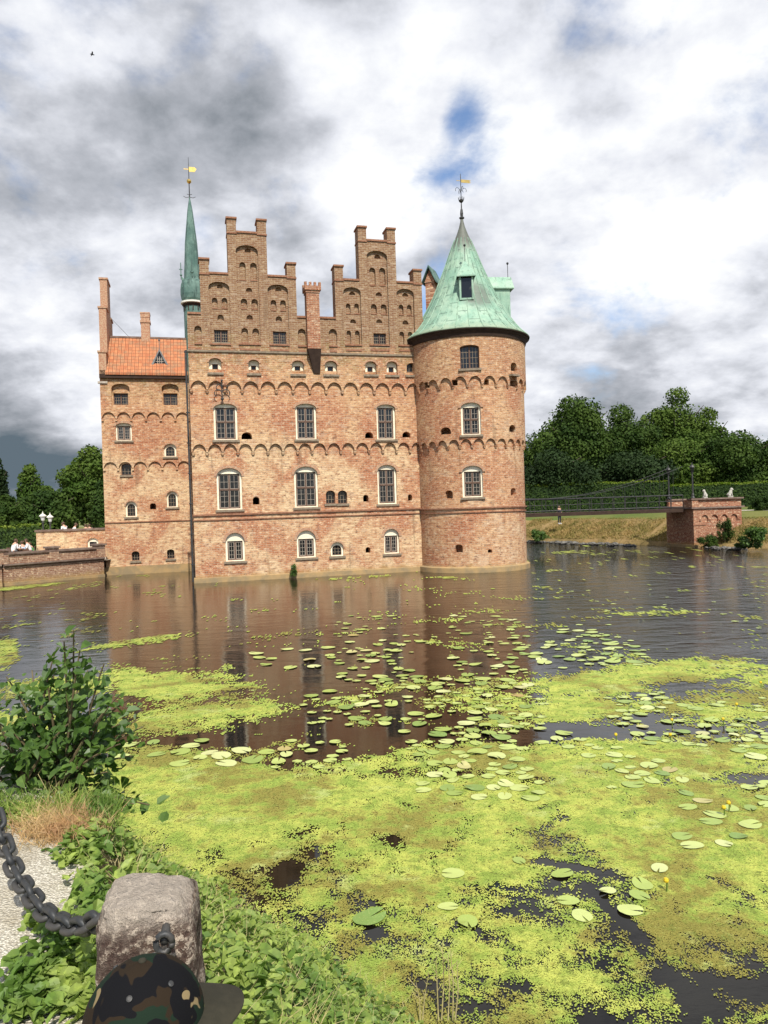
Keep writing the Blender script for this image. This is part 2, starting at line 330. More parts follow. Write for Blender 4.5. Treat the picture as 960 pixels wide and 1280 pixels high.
# ------------------------------------------------------------------ mesh helpers
class MB:
    def __init__(s): s.v = []; s.f = []
    def add(s, vs, fs, mtx=None):
        k = len(s.v)
        s.v += [tuple(mtx @ Vector(p)) if mtx is not None else tuple(p) for p in vs]
        s.f += [tuple(i+k for i in f) for f in fs]
        return s
    def box(s, x0, x1, y0, y1, z0, z1, mtx=None):
        return s.add([(x0,y0,z0),(x1,y0,z0),(x1,y1,z0),(x0,y1,z0),(x0,y0,z1),(x1,y0,z1),(x1,y1,z1),(x0,y1,z1)],
              [(0,3,2,1),(4,5,6,7),(0,1,5,4),(1,2,6,5),(2,3,7,6),(3,0,4,7)], mtx)
    def prism(s, poly, y0, y1, mtx=None):      # poly in (x,z), counter-clockwise seen from -y
        n = len(poly)
        vs = [(x, y0, z) for x, z in poly] + [(x, y1, z) for x, z in poly]
        fs = [tuple(range(n)), tuple(range(2*n-1, n-1, -1))] + [(i, i+n, (i+1) % n+n, (i+1) % n) for i in range(n)]
        return s.add(vs, fs, mtx)
    def ring(s, outer, inner, y0, y1, mtx=None):   # frame between two polygons with the same number of points
        n = len(outer)
        vs = [(x, y0, z) for x, z in outer] + [(x, y0, z) for x, z in inner] + [(x, y1, z) for x, z in outer] + [(x, y1, z) for x, z in inner]
        fs = []
        for i in range(n):
            j = (i+1) % n
            fs += [(i, j, n+j, n+i), (2*n+j, 2*n+i, 3*n+i, 3*n+j), (j, i, 2*n+i, 2*n+j), (n+i, n+j, 3*n+j, 3*n+i)]
        return s.add(vs, fs, mtx)
    def lathe(s, prof, n=24, cx=0, cy=0, mtx=None):
        vs = []; fs = []
        for r, z in prof:
            for i in range(n):
                a = 2*PI*i/n; vs.append((cx+r*math.cos(a), cy+r*math.sin(a), z))
        for k in range(len(prof)-1):
            for i in range(n):
                j = (i+1) % n; fs.append((k*n+i, k*n+j, (k+1)*n+j, (k+1)*n+i))
        fs.append(tuple(range(n-1, -1, -1))); fs.append(tuple((len(prof)-1)*n+i for i in range(n)))
        return s.add(vs, fs, mtx)
    def tube(s, pts, r, n=6, mtx=None):
        pts = [Vector(p) for p in pts]; m = len(pts)
        rs = r if isinstance(r, (list, tuple)) else [r]*m
        vs = []; fs = []
        for i, p in enumerate(pts):
            d = (pts[min(i+1, m-1)] - pts[max(i-1, 0)])
            if d.length < 1e-9: d = Vector((0, 0, 1))
            d.normalize(); up = Vector((0, 0, 1)) if abs(d.z) < .9 else Vector((1, 0, 0))
            a = d.cross(up).normalized(); c = d.cross(a)
            for k in range(n):
                th = 2*PI*k/n; vs.append(p + (a*math.cos(th) + c*math.sin(th))*rs[i])
        for i in range(m-1):
            for k in range(n):
                j = (k+1) % n; fs.append((i*n+k, i*n+j, (i+1)*n+j, (i+1)*n+k))
        fs.append(tuple(range(n))); fs.append(tuple((m-1)*n+k for k in range(n-1, -1, -1)))
        return s.add(vs, fs, mtx)
    def sphere(s, c, r, n=10, mtx=None, sq=(1, 1, 1)):
        vs = []; fs = []; m = n//2+1
        for i in range(m+1):
            ph = PI*i/m
            for k in range(n):
                th = 2*PI*k/n
                vs.append((c[0]+r*sq[0]*math.sin(ph)*math.cos(th), c[1]+r*sq[1]*math.sin(ph)*math.sin(th), c[2]+r*sq[2]*math.cos(ph)))
        for i in range(m):
            for k in range(n):
                j = (k+1) % n; fs.append((i*n+k, (i+1)*n+k, (i+1)*n+j, i*n+j))
        return s.add(vs, fs, mtx)
    def build(s, name, material, parent=None, loc=None, smooth=False, recalc=True, rotz=0):
        me = bpy.data.meshes.new(name); me.from_pydata(s.v, [], s.f); me.update()
        if recalc:
            bm = bmesh.new(); bm.from_mesh(me); bmesh.ops.recalc_face_normals(bm, faces=bm.faces); bm.to_mesh(me); bm.free()
        return link(name, me, material, parent, loc, smooth, rotz)

def link(name, me, material, parent=None, loc=None, smooth=False, rotz=0):
    o = bpy.data.objects.new(name, me); COL.objects.link(o)
    if material is not None: me.materials.append(M[material] if isinstance(material, str) else material)
    if parent is not None: o.parent = parent
    if loc is not None: o.location = loc
    if rotz: o.rotation_euler = (0, 0, rotz)
    if smooth: me.polygons.foreach_set('use_smooth', [True]*len(me.polygons))
    return o
def tag(o, label=None, cat=None, group=None, kind=None):
    if label: o['label'] = label
    if cat: o['category'] = cat
    if group: o['group'] = group
    if kind: o['kind'] = kind
    return o
def thing(name, label, cat, loc=(0, 0, 0), rotz=0, group=None):
    o = bpy.data.objects.new(name, None); COL.objects.link(o); o.empty_display_size = .2
    o.location = loc; o.rotation_euler = (0, 0, rotz)
    return tag(o, label, cat, group)
def copy_tree(o, parent=None):
    c = o.copy(); COL.objects.link(c); c.parent = parent
    for ch in [x for x in COL.objects if x.parent == o]: copy_tree(ch, c)
    return c
def quads(name, P, material, parent=None, loc=None):
    """P: (n,4,3) array of quads -> one mesh"""
    n = len(P); me = bpy.data.meshes.new(name)
    me.vertices.add(n*4); me.vertices.foreach_set('co', P.reshape(-1).astype(np.float32))
    me.loops.add(n*4); me.loops.foreach_set('vertex_index', np.arange(n*4, dtype=np.int32))
    me.polygons.add(n); me.polygons.foreach_set('loop_start', np.arange(0, n*4, 4, dtype=np.int32))
    me.update(calc_edges=True)
    return link(name, me, material, parent, loc)
def slab(mb, outline, holes, y0, y1):
    """flat wall of thickness y0..y1 with real openings; outline and holes in (x,z)"""
    cu = bpy.data.curves.new('tmp', 'CURVE'); cu.dimensions = '2D'; cu.fill_mode = 'BOTH'; cu.extrude = abs(y1-y0)/2
    for poly in [outline]+list(holes):
        sp = cu.splines.new('POLY'); sp.points.add(len(poly)-1); sp.use_cyclic_u = True
        for p, (x, z) in zip(sp.points, poly): p.co = (x, z, 0, 1)
    ob = bpy.data.objects.new('tmp', cu); COL.objects.link(ob)
    me = ob.to_mesh(); ym = (y0+y1)/2
    mb.add([(v.co.x, ym - v.co.z, v.co.y) for v in me.vertices], [tuple(p.vertices) for p in me.polygons])
    ob.to_mesh_clear(); bpy.data.objects.remove(ob); bpy.data.curves.remove(cu)
def arch(cx, w_, z0, z1, rise=None, n=10):
    r = w_/2 if rise is None else rise
    pts = [(cx-w_/2, z0), (cx+w_/2, z0)]
    for i in range(n+1):
        a = PI*i/n
        pts.append((cx+w_/2*math.cos(a), z1-r+r*math.sin(a)))
    return pts
def rect(x0, x1, z0, z1): return [(x0, z0), (x1, z0), (x1, z1), (x0, z1)]

# ------------------------------------------------------------------ from pixels of the photograph to real points
def water_pt(px, py, z=0.0):
    d = px_dir(px, py); return EYEV + d*((z-EYE)/d.z)
def at_depth(px, py, y):
    d = px_dir(px, py); return EYEV + d*(y/d.y)
def to_px(p):
    q = RC.transposed() @ (Vector(p)-EYEV); return CX+F_PX*q.x/-q.z, CY-F_PX*q.y/-q.z

YAW = 0.256; A0 = Vector((-10.1, 39.2, 0))
CM = Matrix.Translation(A0) @ Matrix.Rotation(YAW, 4, 'Z'); CI = CM.inverted()
def fac(px, py, t_=0.0):
    o_ = CI @ EYEV; d = CI.to_3x3() @ px_dir(px, py)
    p = o_ + d*((t_-o_.y)/d.y); return p.x, p.z
TC = (15.74, 0.12); TR = 3.13
def cyl(px, py, r=TR):
    o_ = CI @ EYEV; d = CI.to_3x3() @ px_dir(px, py)
    ox, oy = o_.x-TC[0], o_.y-TC[1]
    a = d.x*d.x+d.y*d.y; b_ = 2*(ox*d.x+oy*d.y); c_ = ox*ox+oy*oy-r*r
    D = max(b_*b_-4*a*c_, 0); k = (-b_-math.sqrt(D))/(2*a)
    return math.atan2(oy+k*d.y, ox+k*d.x), o_.z+k*d.z

# ================================================================== SETTING: land, water
water = MB().add([(-400, -3, 0), (400, -3, 0), (400, 260, 0), (-400, 260, 0)], [(0, 1, 2, 3)]).build('water', 'water')
tag(water, kind='structure')

def loft(name, rows, material, kind='structure', smooth=True):
    mb = MB(); n = len(rows[0])
    for r in rows: mb.v += [tuple(p) for p in r]
    for k in range(len(rows)-1):
        for i in range(n-1): mb.f.append((k*n+i, k*n+i+1, (k+1)*n+i+1, (k+1)*n+i))
    o_ = mb.build(name, material, smooth=smooth, recalc=False)
    return tag(o_, kind=kind) if kind else o_
# far bank: waterline polyline running from behind the castle towards the right foreground
_e = [water_pt(x, y) for x, y in ((662, 676.5), (700, 678), (760, 680), (800, 681), (840, 683), (880, 684.5), (925, 685.5), (975, 686))]
edge = [(-400, 110), (-60, 104), (0, 90), (8, 80)] + [(p.x, p.y) for p in _e]
edge += [(_e[-1].x+4, _e[-1].y-10), (_e[-1].x+16, 25), (70, 0), (100, -50), (140, -400)]
def densify(pl, step=2.0):
    out = []
    for a, b_ in zip(pl, pl[1:]):
        L = math.hypot(b_[0]-a[0], b_[1]-a[1]); n = max(1, min(30, int(L/step)))
        for i in range(n): out.append((a[0]+(b_[0]-a[0])*i/n, a[1]+(b_[1]-a[1])*i/n))
    return out+[pl[-1]]
edge = densify(edge)
def offs(pl, d):
    out = []
    for i, p in enumerate(pl):
        a = pl[max(i-1, 0)]; b_ = pl[min(i+1, len(pl)-1)]
        tx, ty = b_[0]-a[0], b_[1]-a[1]; L = math.hypot(tx, ty) or 1
        # land lies on the left-hand side when walking from the far left end towards the right
        out.append((p[0]-ty/L*d, p[1]+tx/L*d))
    return out
def row(d, z, jit=0.0):
    random.seed(int(d*10)); return [(x, y, z+random.uniform(-jit, jit)) for x, y in offs(edge, d)]
loft('far_bank', [row(-.3, -.4), row(.1, .25, .05), row(1.2, .75, .1), row(2.4, 1.35, .12), row(3.8, 2.0, .1)], 'drybank')
loft('lawn', [row(3.8, 2.0, .1), row(5.0, 2.26, .05), row(6.2, 2.42), row(9, 2.49), row(14, 2.5)], 'lawn')
loft('garden_path', [row(9.8, 2.512), row(13.2, 2.512)], 'gravel_far')
far_rows = [row(14, 2.5), row(60, 2.5), [(x*8, (y*8 if y > 0 else y*4), 2.5) for x, y in offs(edge, 60)]]
loft('ground', far_rows, 'lawn')

# near side: path plateau, bank sloping down to the water
PATH_Z = 1.85
pe = [(-30, 26), (-12, 14), (-7.0, 9.6), (-4.6, 7.2), (-3.1, 5.7), (-2.0, 4.5), (-1.25, 3.3), (-.62, 2.35), (.1, 1.5), (1.2, .6), (3.5, -.6), (9, -1.8), (40, -4)]
we = [(-34, 31), (-14, 19.5), (-8.4, 13.2), (-5.4, 9.9), (-3.3, 8.1), (-1.9, 7.3), (-.75, 6.4), (.2, 5.3), (1.1, 4.3), (2.5, 3.0), (5, 1.2), (10, -.2), (40, -2)]
def bank_h(u): return PATH_Z*(1-u)**1.15 - .22*u
NB = 14
def interp_rows(n):
    rows = []
    for k in range(n+1):
        u = k/n
        rows.append([(a[0]*(1-u)+b_[0]*u, a[1]*(1-u)+b_[1]*u, bank_h(u)) for a, b_ in zip(pe, we)])
    return rows
def dens3(rows, m=8):
    out = []
    for r in rows:
        q = []
        for a, b_ in zip(r, r[1:]):
            for i in range(m): q.append(tuple(a[j]+(b_[j]-a[j])*i/m for j in range(3)))
        q.append(r[-1]); out.append(q)
    return out
random.seed(3)
brow = dens3(interp_rows(NB))
brow = [[(x, y, z+(random.uniform(-.03, .03) if 0 < k < NB else 0)) for x, y, z in r] for k, r in enumerate(brow)]
loft('near_bank', brow, 'soil')
prow = dens3([[(x, y, PATH_Z) for x, y in pe], [(x-3, y-3, PATH_Z) for x, y in pe], [(x-9, y-14, PATH_Z) for x, y in pe]])
loft('gravel_path', prow, 'gravel')
loft('near_ground', [[(x-9, y-14, PATH_Z) for x, y in pe], [(-900, -200, PATH_Z)]+[(x*20, -900, PATH_Z) for x, y in pe[1:]]], 'lawn')

# ================================================================== CASTLE
castle = thing('castle', 'red brick moated castle with twin stepped gables, round copper-roofed tower and slim green spire', 'castle', A0, YAW)
W_ALL = 13.7
z_f1 = fac(380, 564)[1]; z_f2 = fac(380, 489)[1]; z_c = fac(380, 443)[1]; z_str = fac(380, 640)[1]
# ---- list of openings on the main front: (left,right,top,bottom) in photo pixels
def box_sz(l, r, tp, bt, t_=0.0):
    s0, _ = fac(l, (tp+bt)/2, t_); s1, _ = fac(r, (tp+bt)/2, t_)
    m_ = (l+r)/2; return (s0+s1)/2, s1-s0, fac(m_, bt, t_)[1], fac(m_, tp, t_)[1]
tall3 = [box_sz(267, 296.5, 505, 550.3), box_sz(369, 395, 505, 549.5), box_sz(470, 493.5, 506, 549.5)]
tall2 = [box_sz(271, 302.5, 585, 637), box_sz(368, 397.5, 583, 634), box_sz(472, 496, 581, 630)]
low1 = [box_sz(282, 306, 666, 701.5), box_sz(371, 395, 663, 697), box_sz(480, 499, 661, 692)]
low4 = [box_sz(413.5, 429.5, 677.5, 695)]
pair = [box_sz(407.5, 419, 613, 629.5), box_sz(422.5, 434, 613, 629.5)]
holes_ = [box_sz(316, 324.4, 621, 630.6), box_sz(454, 460.6, 618.5, 627), box_sz(510, 515.2, 618, 625.6), box_sz(457, 463, 684, 691)]
ovals = [box_sz(301.6, 314.7, 540.5, 549.5), box_sz(455.6, 465.6, 540.5, 548), box_sz(502, 512, 540, 547)]
attic = [box_sz(261, 276.6, 449, 467), box_sz(310, 323.4, 451, 468), box_sz(364, 379, 452, 469), box_sz(405, 420, 452.5, 469.4), box_sz(455, 469, 453, 469.4), box_sz(481.6, 495, 453, 470), box_sz(506.6, 519, 455, 470)]
H_ = {}
def hp(b_, rise=None): return arch(b_[0], b_[1], b_[2], b_[3], rise)
open2 = [hp(b_, b_[1]*.22) for b_ in tall3] + [hp(b_, b_[1]*.45) for b_ in ovals]
open1 = [hp(b_, b_[1]*.34) for b_ in tall2] + [hp(b_, b_[1]*.48) for b_ in low1+low4] + [hp(b_, b_[1]*.4) for b_ in pair+holes_]
open3 = [hp(b_, b_[1]*.34) for b_ in attic]
def scallop(x0, x1, zb, n, rise, ztop, pier=.10):
    """wall sheet whose lower edge is a row of n round arches standing on corbels"""
    pts = [(x0, ztop), (x0, zb)]
    pw = (x1-x0)/n
    for i in range(n):
        a = x0+i*pw; c_ = a+pw/2; hw = pw/2-pier/2
        for k in range(11):
            th = PI*(1-k/10); pts.append((c_+hw*math.cos(th), zb+rise*math.sin(th)))
    pts += [(x1, zb), (x1, ztop)]
    # remove the duplicate first arch start
    return pts
wall = MB()
slab(wall, rect(0, W_ALL, -1.2, z_c), open1+open2+open3, 0, .55)
slab(wall, scallop(0, W_ALL, z_f1, 17, .42, z_f2+1.1), open2, -.15, .01)
slab(wall, scallop(0, W_ALL, z_f2, 15, .46, z_c), open3, -.30, .012)
slab(wall, rect(0, W_ALL, z_f2+1.09, z_c-.002), open3, -.153, .009)
for n_, zz_, y_ in ((17, z_f1, -.15), (15, z_f2, -.30)):
    for i in range(n_+1):
        x = W_ALL*i/n_; x = min(max(x, .1), W_ALL-.1)
        wall.add([(x-.09, y_+.02, zz_+.004), (x+.09, y_+.02, zz_+.004), (x+.09, 0.02, zz_+.004), (x-.09, .02, zz_+.004), (x-.05, y_+.06, zz_-.17), (x+.05, y_+.06, zz_-.17), (x+.05, .02, zz_-.17), (x-.05, .02, zz_-.17)],
              [(0,1,2,3),(4,7,6,5),(0,4,5,1),(1,5,6,2),(2,6,7,3),(3,7,4,0)])
wall.box(.02, .57, .56, 24, -1.2, z_c-.01); wall.box(W_ALL-.57, W_ALL-.02, .56, 24, -1.2, z_c-.01); wall.box(.6, W_ALL-.6, 23.4, 24, -1.2, z_c-.01)
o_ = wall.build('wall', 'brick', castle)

# ---- stepped gables
def pts_px(l): return [fac(x, y, -.3) for x, y in l]
zc0 = z_c
def gable(steps, big, small, wins, xL, xR):
    """steps: list of (x, z) outline from left to right; big niches; small niches; windows"""
    mb = MB()
    out = [(xL, zc0)] + [(xR, zc0)] + steps[::-1]
    slab(mb, out, big, -.30, -.14)
    slab(mb, out, small+wins, -.141, .02)
    slab(mb, out, wins, .019, .45)
    return mb
def avgz(*pts): return sum(fac(x, y, -.3)[1] for x, y in pts)/len(pts)
def sx(x, y): return fac(x, y, -.3)[0]
def gable_outline(x, pin, xL, xR, zs0, zs1, zs2, pz1, pz2):
    # x: [outer-left step, inner-left, inner-right, outer-right]
    a, b_, c_, d = x
    return [(xL, zs0), (a, zs0), (a, pz1), (a+pin, pz1), (a+pin, zs1), (b_, zs1), (b_, pz2), (b_+pin, pz2), (b_+pin, zs2),
            (c_-pin, zs2), (c_-pin, pz2), (c_, pz2), (c_, zs1), (d-pin, zs1), (d-pin, pz1), (d, pz1), (d, zs0), (xR, zs0)]
mid_x = sx(391, 420)
zs0 = avgz((240, 394), (375, 396.5), (400, 398), (415, 398)); zs1 = avgz((270, 344), (345, 346.5), (435, 350), (505, 353)); zs2 = avgz((308, 293.5), (470, 300))
pz1 = avgz((254, 326), (364, 330.5), (423, 333), (520, 336.5)); pz2 = avgz((289, 275), (327, 277.5), (452, 283), (488, 285))
PIN = .48
G1 = [sx(250.5, 370), sx(285, 330), sx(334, 330), sx(370.5, 370)]; G2 = [sx(419, 370), sx(448.5, 330), sx(495, 330), sx(527.5, 370)]
gp1 = gable_outline(G1, PIN, 0, mid_x, zs0, zs1, zs2, pz1, pz2)
gp2 = gable_outline(G2, PIN, mid_x+.001, W_ALL, zs0, zs1, zs2, pz1, pz2)
def nb(l, r, tp, bt): return box_sz(l, r, tp, bt, -.2)
def zo(X, Y): return 220+X/6.4, 260+Y/6.4
def zt(X, Y): return 420+X/7.11, 270+Y/7.11
def N(z_, l, r, tp, bt):
    x0, y0 = z_(l, tp); x1, y1 = z_(r, bt); return nb(x0, x1, y0, y1)
big1 = [N(zo, 265, 432, 595, 1092), N(zo, 487, 664, 303, 1092), N(zo, 737, 900, 617, 1098)]
big2 = [N(zt, 68, 222, 638, 1150), N(zt, 280, 462, 315, 1150), N(zt, 540, 693, 652, 1155)]
slim1 = [N(zo, 145, 208, 945, 1087), nb(371.8, 382.4, 411.5, 433)]
slim2 = [nb(410.3, 421.3, 411.7, 433), nb(524, 535, 413, 434)]
sm1 = [N(zo, *q) for q in ((285, 335, 715, 797), (365, 412, 715, 797), (507, 560, 430, 572), (593, 650, 435, 575), (517, 573, 722, 803), (602, 658, 725, 805),
      (523, 580, 957, 1073), (611, 668, 960, 1076), (757, 805, 733, 813), (833, 882, 735, 815))]
mo1 = [N(zo, *q) for q in ((330, 385, 850, 900), (557, 612, 635, 667), (563, 617, 853, 888), (797, 850, 863, 905), (325, 375, 608, 640), (548, 600, 318, 352), (793, 845, 630, 662))]
sm2 = [N(zt, *q) for q in ((88, 132, 775, 863), (163, 207, 775, 865), (95, 138, 1015, 1138), (170, 215, 1017, 1140), (297, 355, 455, 610), (385, 443, 457, 612), (310, 367, 780, 866), (398, 455, 782, 868),
      (558, 603, 785, 873), (632, 676, 787, 875), (565, 610, 1025, 1143), (640, 685, 1027, 1145))]
mo2 = [N(zt, *q) for q in ((125, 182, 915, 950), (352, 412, 675, 708), (357, 415, 915, 950), (590, 648, 925, 962), (115, 175, 668, 700), (340, 398, 340, 375), (588, 645, 680, 712))]
gw = [nb(267.6, 285, 412, 428), nb(341.4, 358.2, 414, 430)]; gw2 = [nb(467.3, 483, 416.5, 432)]
bigh = lambda L: [arch(b_[0], b_[1], b_[2], b_[3], b_[1]*.27) for b_ in L]
smh = lambda L: [arch(b_[0], b_[1]*.92, b_[2], b_[3], b_[1]*.46, 8) for b_ in L]
wh = lambda L: [rect(b_[0]-b_[1]/2, b_[0]+b_[1]/2, b_[2], b_[3]) for b_ in L]
for gp, bg_, sl_, sm_, mo_, gw_, xL, xR in ((gp1, big1, slim1, sm1, mo1, gw, 0, mid_x), (gp2, big2, slim2, sm2, mo2, gw2, mid_x+.001, W_ALL)):
    mb = gable(gp, bigh(bg_)+smh(sl_), smh(sm_)+smh(mo_), wh(gw_), xL, xR)
    g_ = mb.build('stepped_gable', 'brick', castle)
    x = G1 if gp is gp1 else G2
    for a, b_, z_ in ((xL+.02, x[0], zs0), (x[0]+PIN, x[1], zs1), (x[1]+PIN, x[2]-PIN, zs2), (x[2], x[3]-PIN, zs1), (x[3], xR-.02, zs0)):
        MB().box(a, b_, -.36, .50, z_-.003, z_+.10).build('coping', 'trim', g_)
    for a, z_ in ((x[0], pz1), (x[1], pz2), (x[2]-PIN, pz2), (x[3]-PIN, pz1)):
        MB().box(a-.05, a+PIN+.05, -.37, .52, z_-.003, z_+.09).build('pinnacle_cap', 'trim', g_); MB().box(a-.03, a+PIN+.03, -.35, .48, z_-.80, z_-.72).build('pinnacle_collar', 'trim', g_)
    for b_ in bg_+sl_:
        MB().box(b_[0]-b_[1]/2, b_[0]+b_[1]/2, -.36, -.13, b_[2]-.05, b_[2]+.03).build('niche_sill', 'trim', g_)
        MB().box(b_[0]-b_[1]/2+.05, b_[0]+b_[1]/2-.05, -.33, -.2, b_[2]-.34, b_[2]-.24).build('niche_sill', 'trim', g_)
    for b_ in sm_: MB().box(b_[0]-b_[1]*.48, b_[0]+b_[1]*.48, -.17, -.12, b_[2]-.05, b_[2]+.01).build('niche_sill', 'trim', g_)

# string courses, cornice, plinth
def band(x0, x1, z_, h_, proud, y0=0.0): return MB().box(x0, x1, y0-proud, y0+.1, z_-h_/2, z_+h_/2)
band(-.05, W_ALL, z_str, .09, .09).build('string_course', 'trim', castle)
band(-.05, W_ALL, z_str-.27, .06, .06).build('string_course', 'trim', castle)
band(-.05, W_ALL, z_c, .10, .07, -.3).build('string_course', 'sill', castle)
pl = MB(); pl.add([(-.14, -.16, -1), (W_ALL, -.16, -1), (W_ALL, -.10, .24), (-.1, -.10, .24), (W_ALL, .1, .29), (-.1, .1, .29)], [(0, 1, 2, 3), (3, 2, 4, 5)])
pl.add([(-.14, -.16, -1), (-.1, -.10, .24), (-.1, .1, .29), (-.14, 24, -1), (-.1, 24, .27)], [(0, 1, 2, 4, 3)])
pl.build('plinth', 'stone', castle)

# ---- windows
def bars(mb, x0, x1, z0, z1, nx, nz, y, w_=.014):
    for i in range(1, nx): x = x0+(x1-x0)*i/nx; mb.box(x-w_/2, x+w_/2, y, y+.02, z0, z1)
    for i in range(1, nz): z = z0+(z1-z0)*i/nz; mb.box(x0, x1, y+.001, y+.021, z-w_/2, z+w_/2)
def window(b_, kind, mtx, front, label=None, rise_f=.34, parent=None):
    """b_ = (centre, width, z0, z1) ; mtx maps local (x right, y inward, z up) to castle space"""
    _, w_, z0, z1 = b_; h_ = z1-z0
    P = castle if parent is None else parent
    root = None
    rise = w_*rise_f
    oa = arch(0, w_, 0, h_, rise)
    rec = front+(.22 if kind == 'attic' else .13)
    fr = MB(); gl = MB(); mu = MB(); su = MB()
    if kind in ('tall', 'low', 'tallw'):
        e = .105 if w_ > 1.0 else .08
        hw = h_-rise*(.62 if kind == 'tall' else .85)-e*.3
        inner = rect(-w_/2+e, w_/2-e, .05, hw)
        # plaster surround with lunette: polygon with rectangular opening, as a slab
        slab(su, [(x*.999, z) for x, z in oa], [inner], rec, rec+.2)
        x0, x1, q0, q1 = -w_/2+e, w_/2-e, .05, hw
    elif kind == 'attic':
        q = w_*.24; zc_ = h_*.42
        slab(su, oa, [rect(-q, q, zc_-q*1.1, zc_+q*1.1)], rec, rec+.15)
        x0, x1, q0, q1 = -q, q, zc_-q*1.1, zc_+q*1.1
    elif kind == 'niche':
        su.prism(oa, rec-.05, rec+.1)
        x0, x1, q0, q1 = -w_/2, w_/2, 0, h_
    elif kind == 'smallarch':
        e = .10
        slab(su, oa, [arch(0, w_-2*e, e*.4, h_-e*1.8, (w_-2*e)*.4)], rec, rec+.15)
        x0, x1, q0, q1 = -w_/2+e-.01, w_/2-e+.01, e*.4, h_-e*1.7
    else:
        x0, x1, q0, q1 = -w_/2, w_/2, 0, h_
    bt = .06 if w_ > .8 else .04
    fy = rec+.05
    if kind == 'brown' or kind == 'smallbrown':
        fr.ring(oa, arch(0, w_-2*bt, bt, h_-bt, (w_-2*bt)*rise_f), fy, fy+.08)
    else:
        fr.ring(rect(x0, x1, q0, q1), rect(x0+bt, x1-bt, q0+bt, q1-bt), fy, fy+.07)
    if kind in ('tall', 'tallw', 'low', 'brown'):
        fr.box(-.04, .04, fy-.005, fy+.06, q0+bt, q1-.02)
    if kind in ('tall', 'tallw'):
        zt_ = q0+(q1-q0)*.55
        fr.box(x0+bt, x1-bt, fy-.008, fy+.06, zt_-.045, zt_+.04)
        for a, c_ in ((x0+bt, -.04), (.04, x1-bt)):
            for d, e_ in ((q0+bt, zt_-.045), (zt_+.04, q1-bt)):
                mu.ring(rect(a, c_, d, e_), rect(a+.02, c_-.02, d+.02, e_-.02), fy+.015, fy+.045)
                bars(mu, a, c_, d, e_, 2, 3 if d < zt_ else 2, fy+.025)
    elif kind == 'low':
        for a, c_ in ((x0+bt, -.04), (.04, x1-bt)):
            mu.ring(rect(a, c_, q0+bt, q1-bt), rect(a+.03, c_-.03, q0+bt+.03, q1-bt-.03), fy+.015, fy+.045)
            bars(mu, a, c_, q0+bt, q1-bt, 2, 4, fy+.025)
    elif kind == 'brown':
        bars(mu, x0, x1, q0, q1-.05, 6, 4, fy+.03, .02)
    elif kind in ('smallarch', 'smallbrown'):
        bars(mu, x0, x1, q0, q1-.03, 3, 3, fy+.03, .02)
    g_poly = oa if kind in ('brown', 'smallbrown') else rect(x0, x1, q0, q1)
    gl.prism([(x*.98, z) for x, z in g_poly], fy+.05, fy+.09)
    if su.v: root = su.build('window', 'plaster', P)
    else:
        root = fr.build('window', 'wood', P); fr = None
    root.matrix_local = mtx
    if label: root['label'] = label
    if fr is not None and fr.v: fr.build('frame', 'wood', root)
    if mu.v: mu.build('glazing_bars', 'muntin' if kind in ('tall', 'tallw', 'low') else 'sill', root)
    gl.build('pane', 'glass', root)
    sl = MB(); sl.box(-w_/2-.10, w_/2+.10, front-.08, rec+.02, -.12, -.004); sl.build('sill', 'sill', root)
    if kind in ('tall', 'tallw', 'low', 'attic', 'smallarch'):
        # rowlock ring over the arch, a little proud of the wall
        ow = [(w_/2*math.cos(PI*i/12), h_-rise+rise*math.sin(PI*i/12)) for i in range(13)]
        k = .15 if w_ > .8 else .09
        ou = [((w_/2+k)*math.cos(PI*i/12), h_-rise+(rise+k)*math.sin(PI*i/12)) for i in range(13)]
        ar = MB(); poly = ou+ow[::-1]
        n_ = 13
        vs = [(x, front-.03, z) for x, z in ou]+[(x, front-.03, z) for x, z in ow]+[(x, front+.02, z) for x, z in ou]+[(x, front+.02, z) for x, z in ow]
        fs = []
        for i in range(12): fs += [(i, i+1, n_+i+1, n_+i), (i, 2*n_+i, 2*n_+i+1, i+1), (n_+i, n_+i+1, 3*n_+i+1, 3*n_+i)]
        fs += [(0, n_, 3*n_, 2*n_), (12, 2*n_+12, 3*n_+12, n_+12)]
        ar.add(vs, fs); ar.build('arch_ring', 'edge', root)
    return root
def on_front(b_, y=0.0): return Matrix.Translation((b_[0], y, b_[2]))
for b_ in tall3: window(b_, 'tall', on_front(b_), -.15, rise_f=.22)
for b_ in tall2: window(b_, 'tall', on_front(b_), 0, rise_f=.34)
for b_ in low1: window(b_, 'low', on_front(b_), 0, rise_f=.48)
for b_ in low4: window(b_, 'smallarch', on_front(b_), 0, rise_f=.48)
for b_ in pair: window(b_, 'smallbrown', on_front(b_), 0, rise_f=.4)
for b_ in attic[:6]: window(b_, 'attic', on_front(b_), -.3, rise_f=.34)
window(attic[6], 'smallbrown', on_front(attic[6]), -.3, rise_f=.34)
for b_ in gw+gw2:
    r_ = window(b_, 'brown', Matrix.Translation((b_[0], 0, b_[2])), -.22, rise_f=.001)

# main double roof behind the gables
rf = MB()
for a, b_ in ((.05, mid_x), (mid_x, W_ALL-.05)):
    c_ = (a+b_)/2
    for (p, q) in (((a, z_c+.3), (c_, zs2-1.5)), ((c_, zs2-1.5), (b_, z_c+.3))):
        rf.add([(p[0], .47, p[1]), (q[0], .47, q[1]), (q[0], 24, q[1]), (p[0], 24, p[1]), (p[0], .47, p[1]-.15), (q[0], .47, q[1]-.15), (q[0], 24, q[1]-.15), (p[0], 24, p[1]-.15)],
               [(0,1,2,3),(4,7,6,5),(0,4,5,1),(1,5,6,2),(2,6,7,3),(3,7,4,0)])
    rf.prism([(a, z_c-.2), (b_, z_c-.2), (c_, zs2-1.6)], 23.8, 24)
rf.build('roof', 'tile', castle)

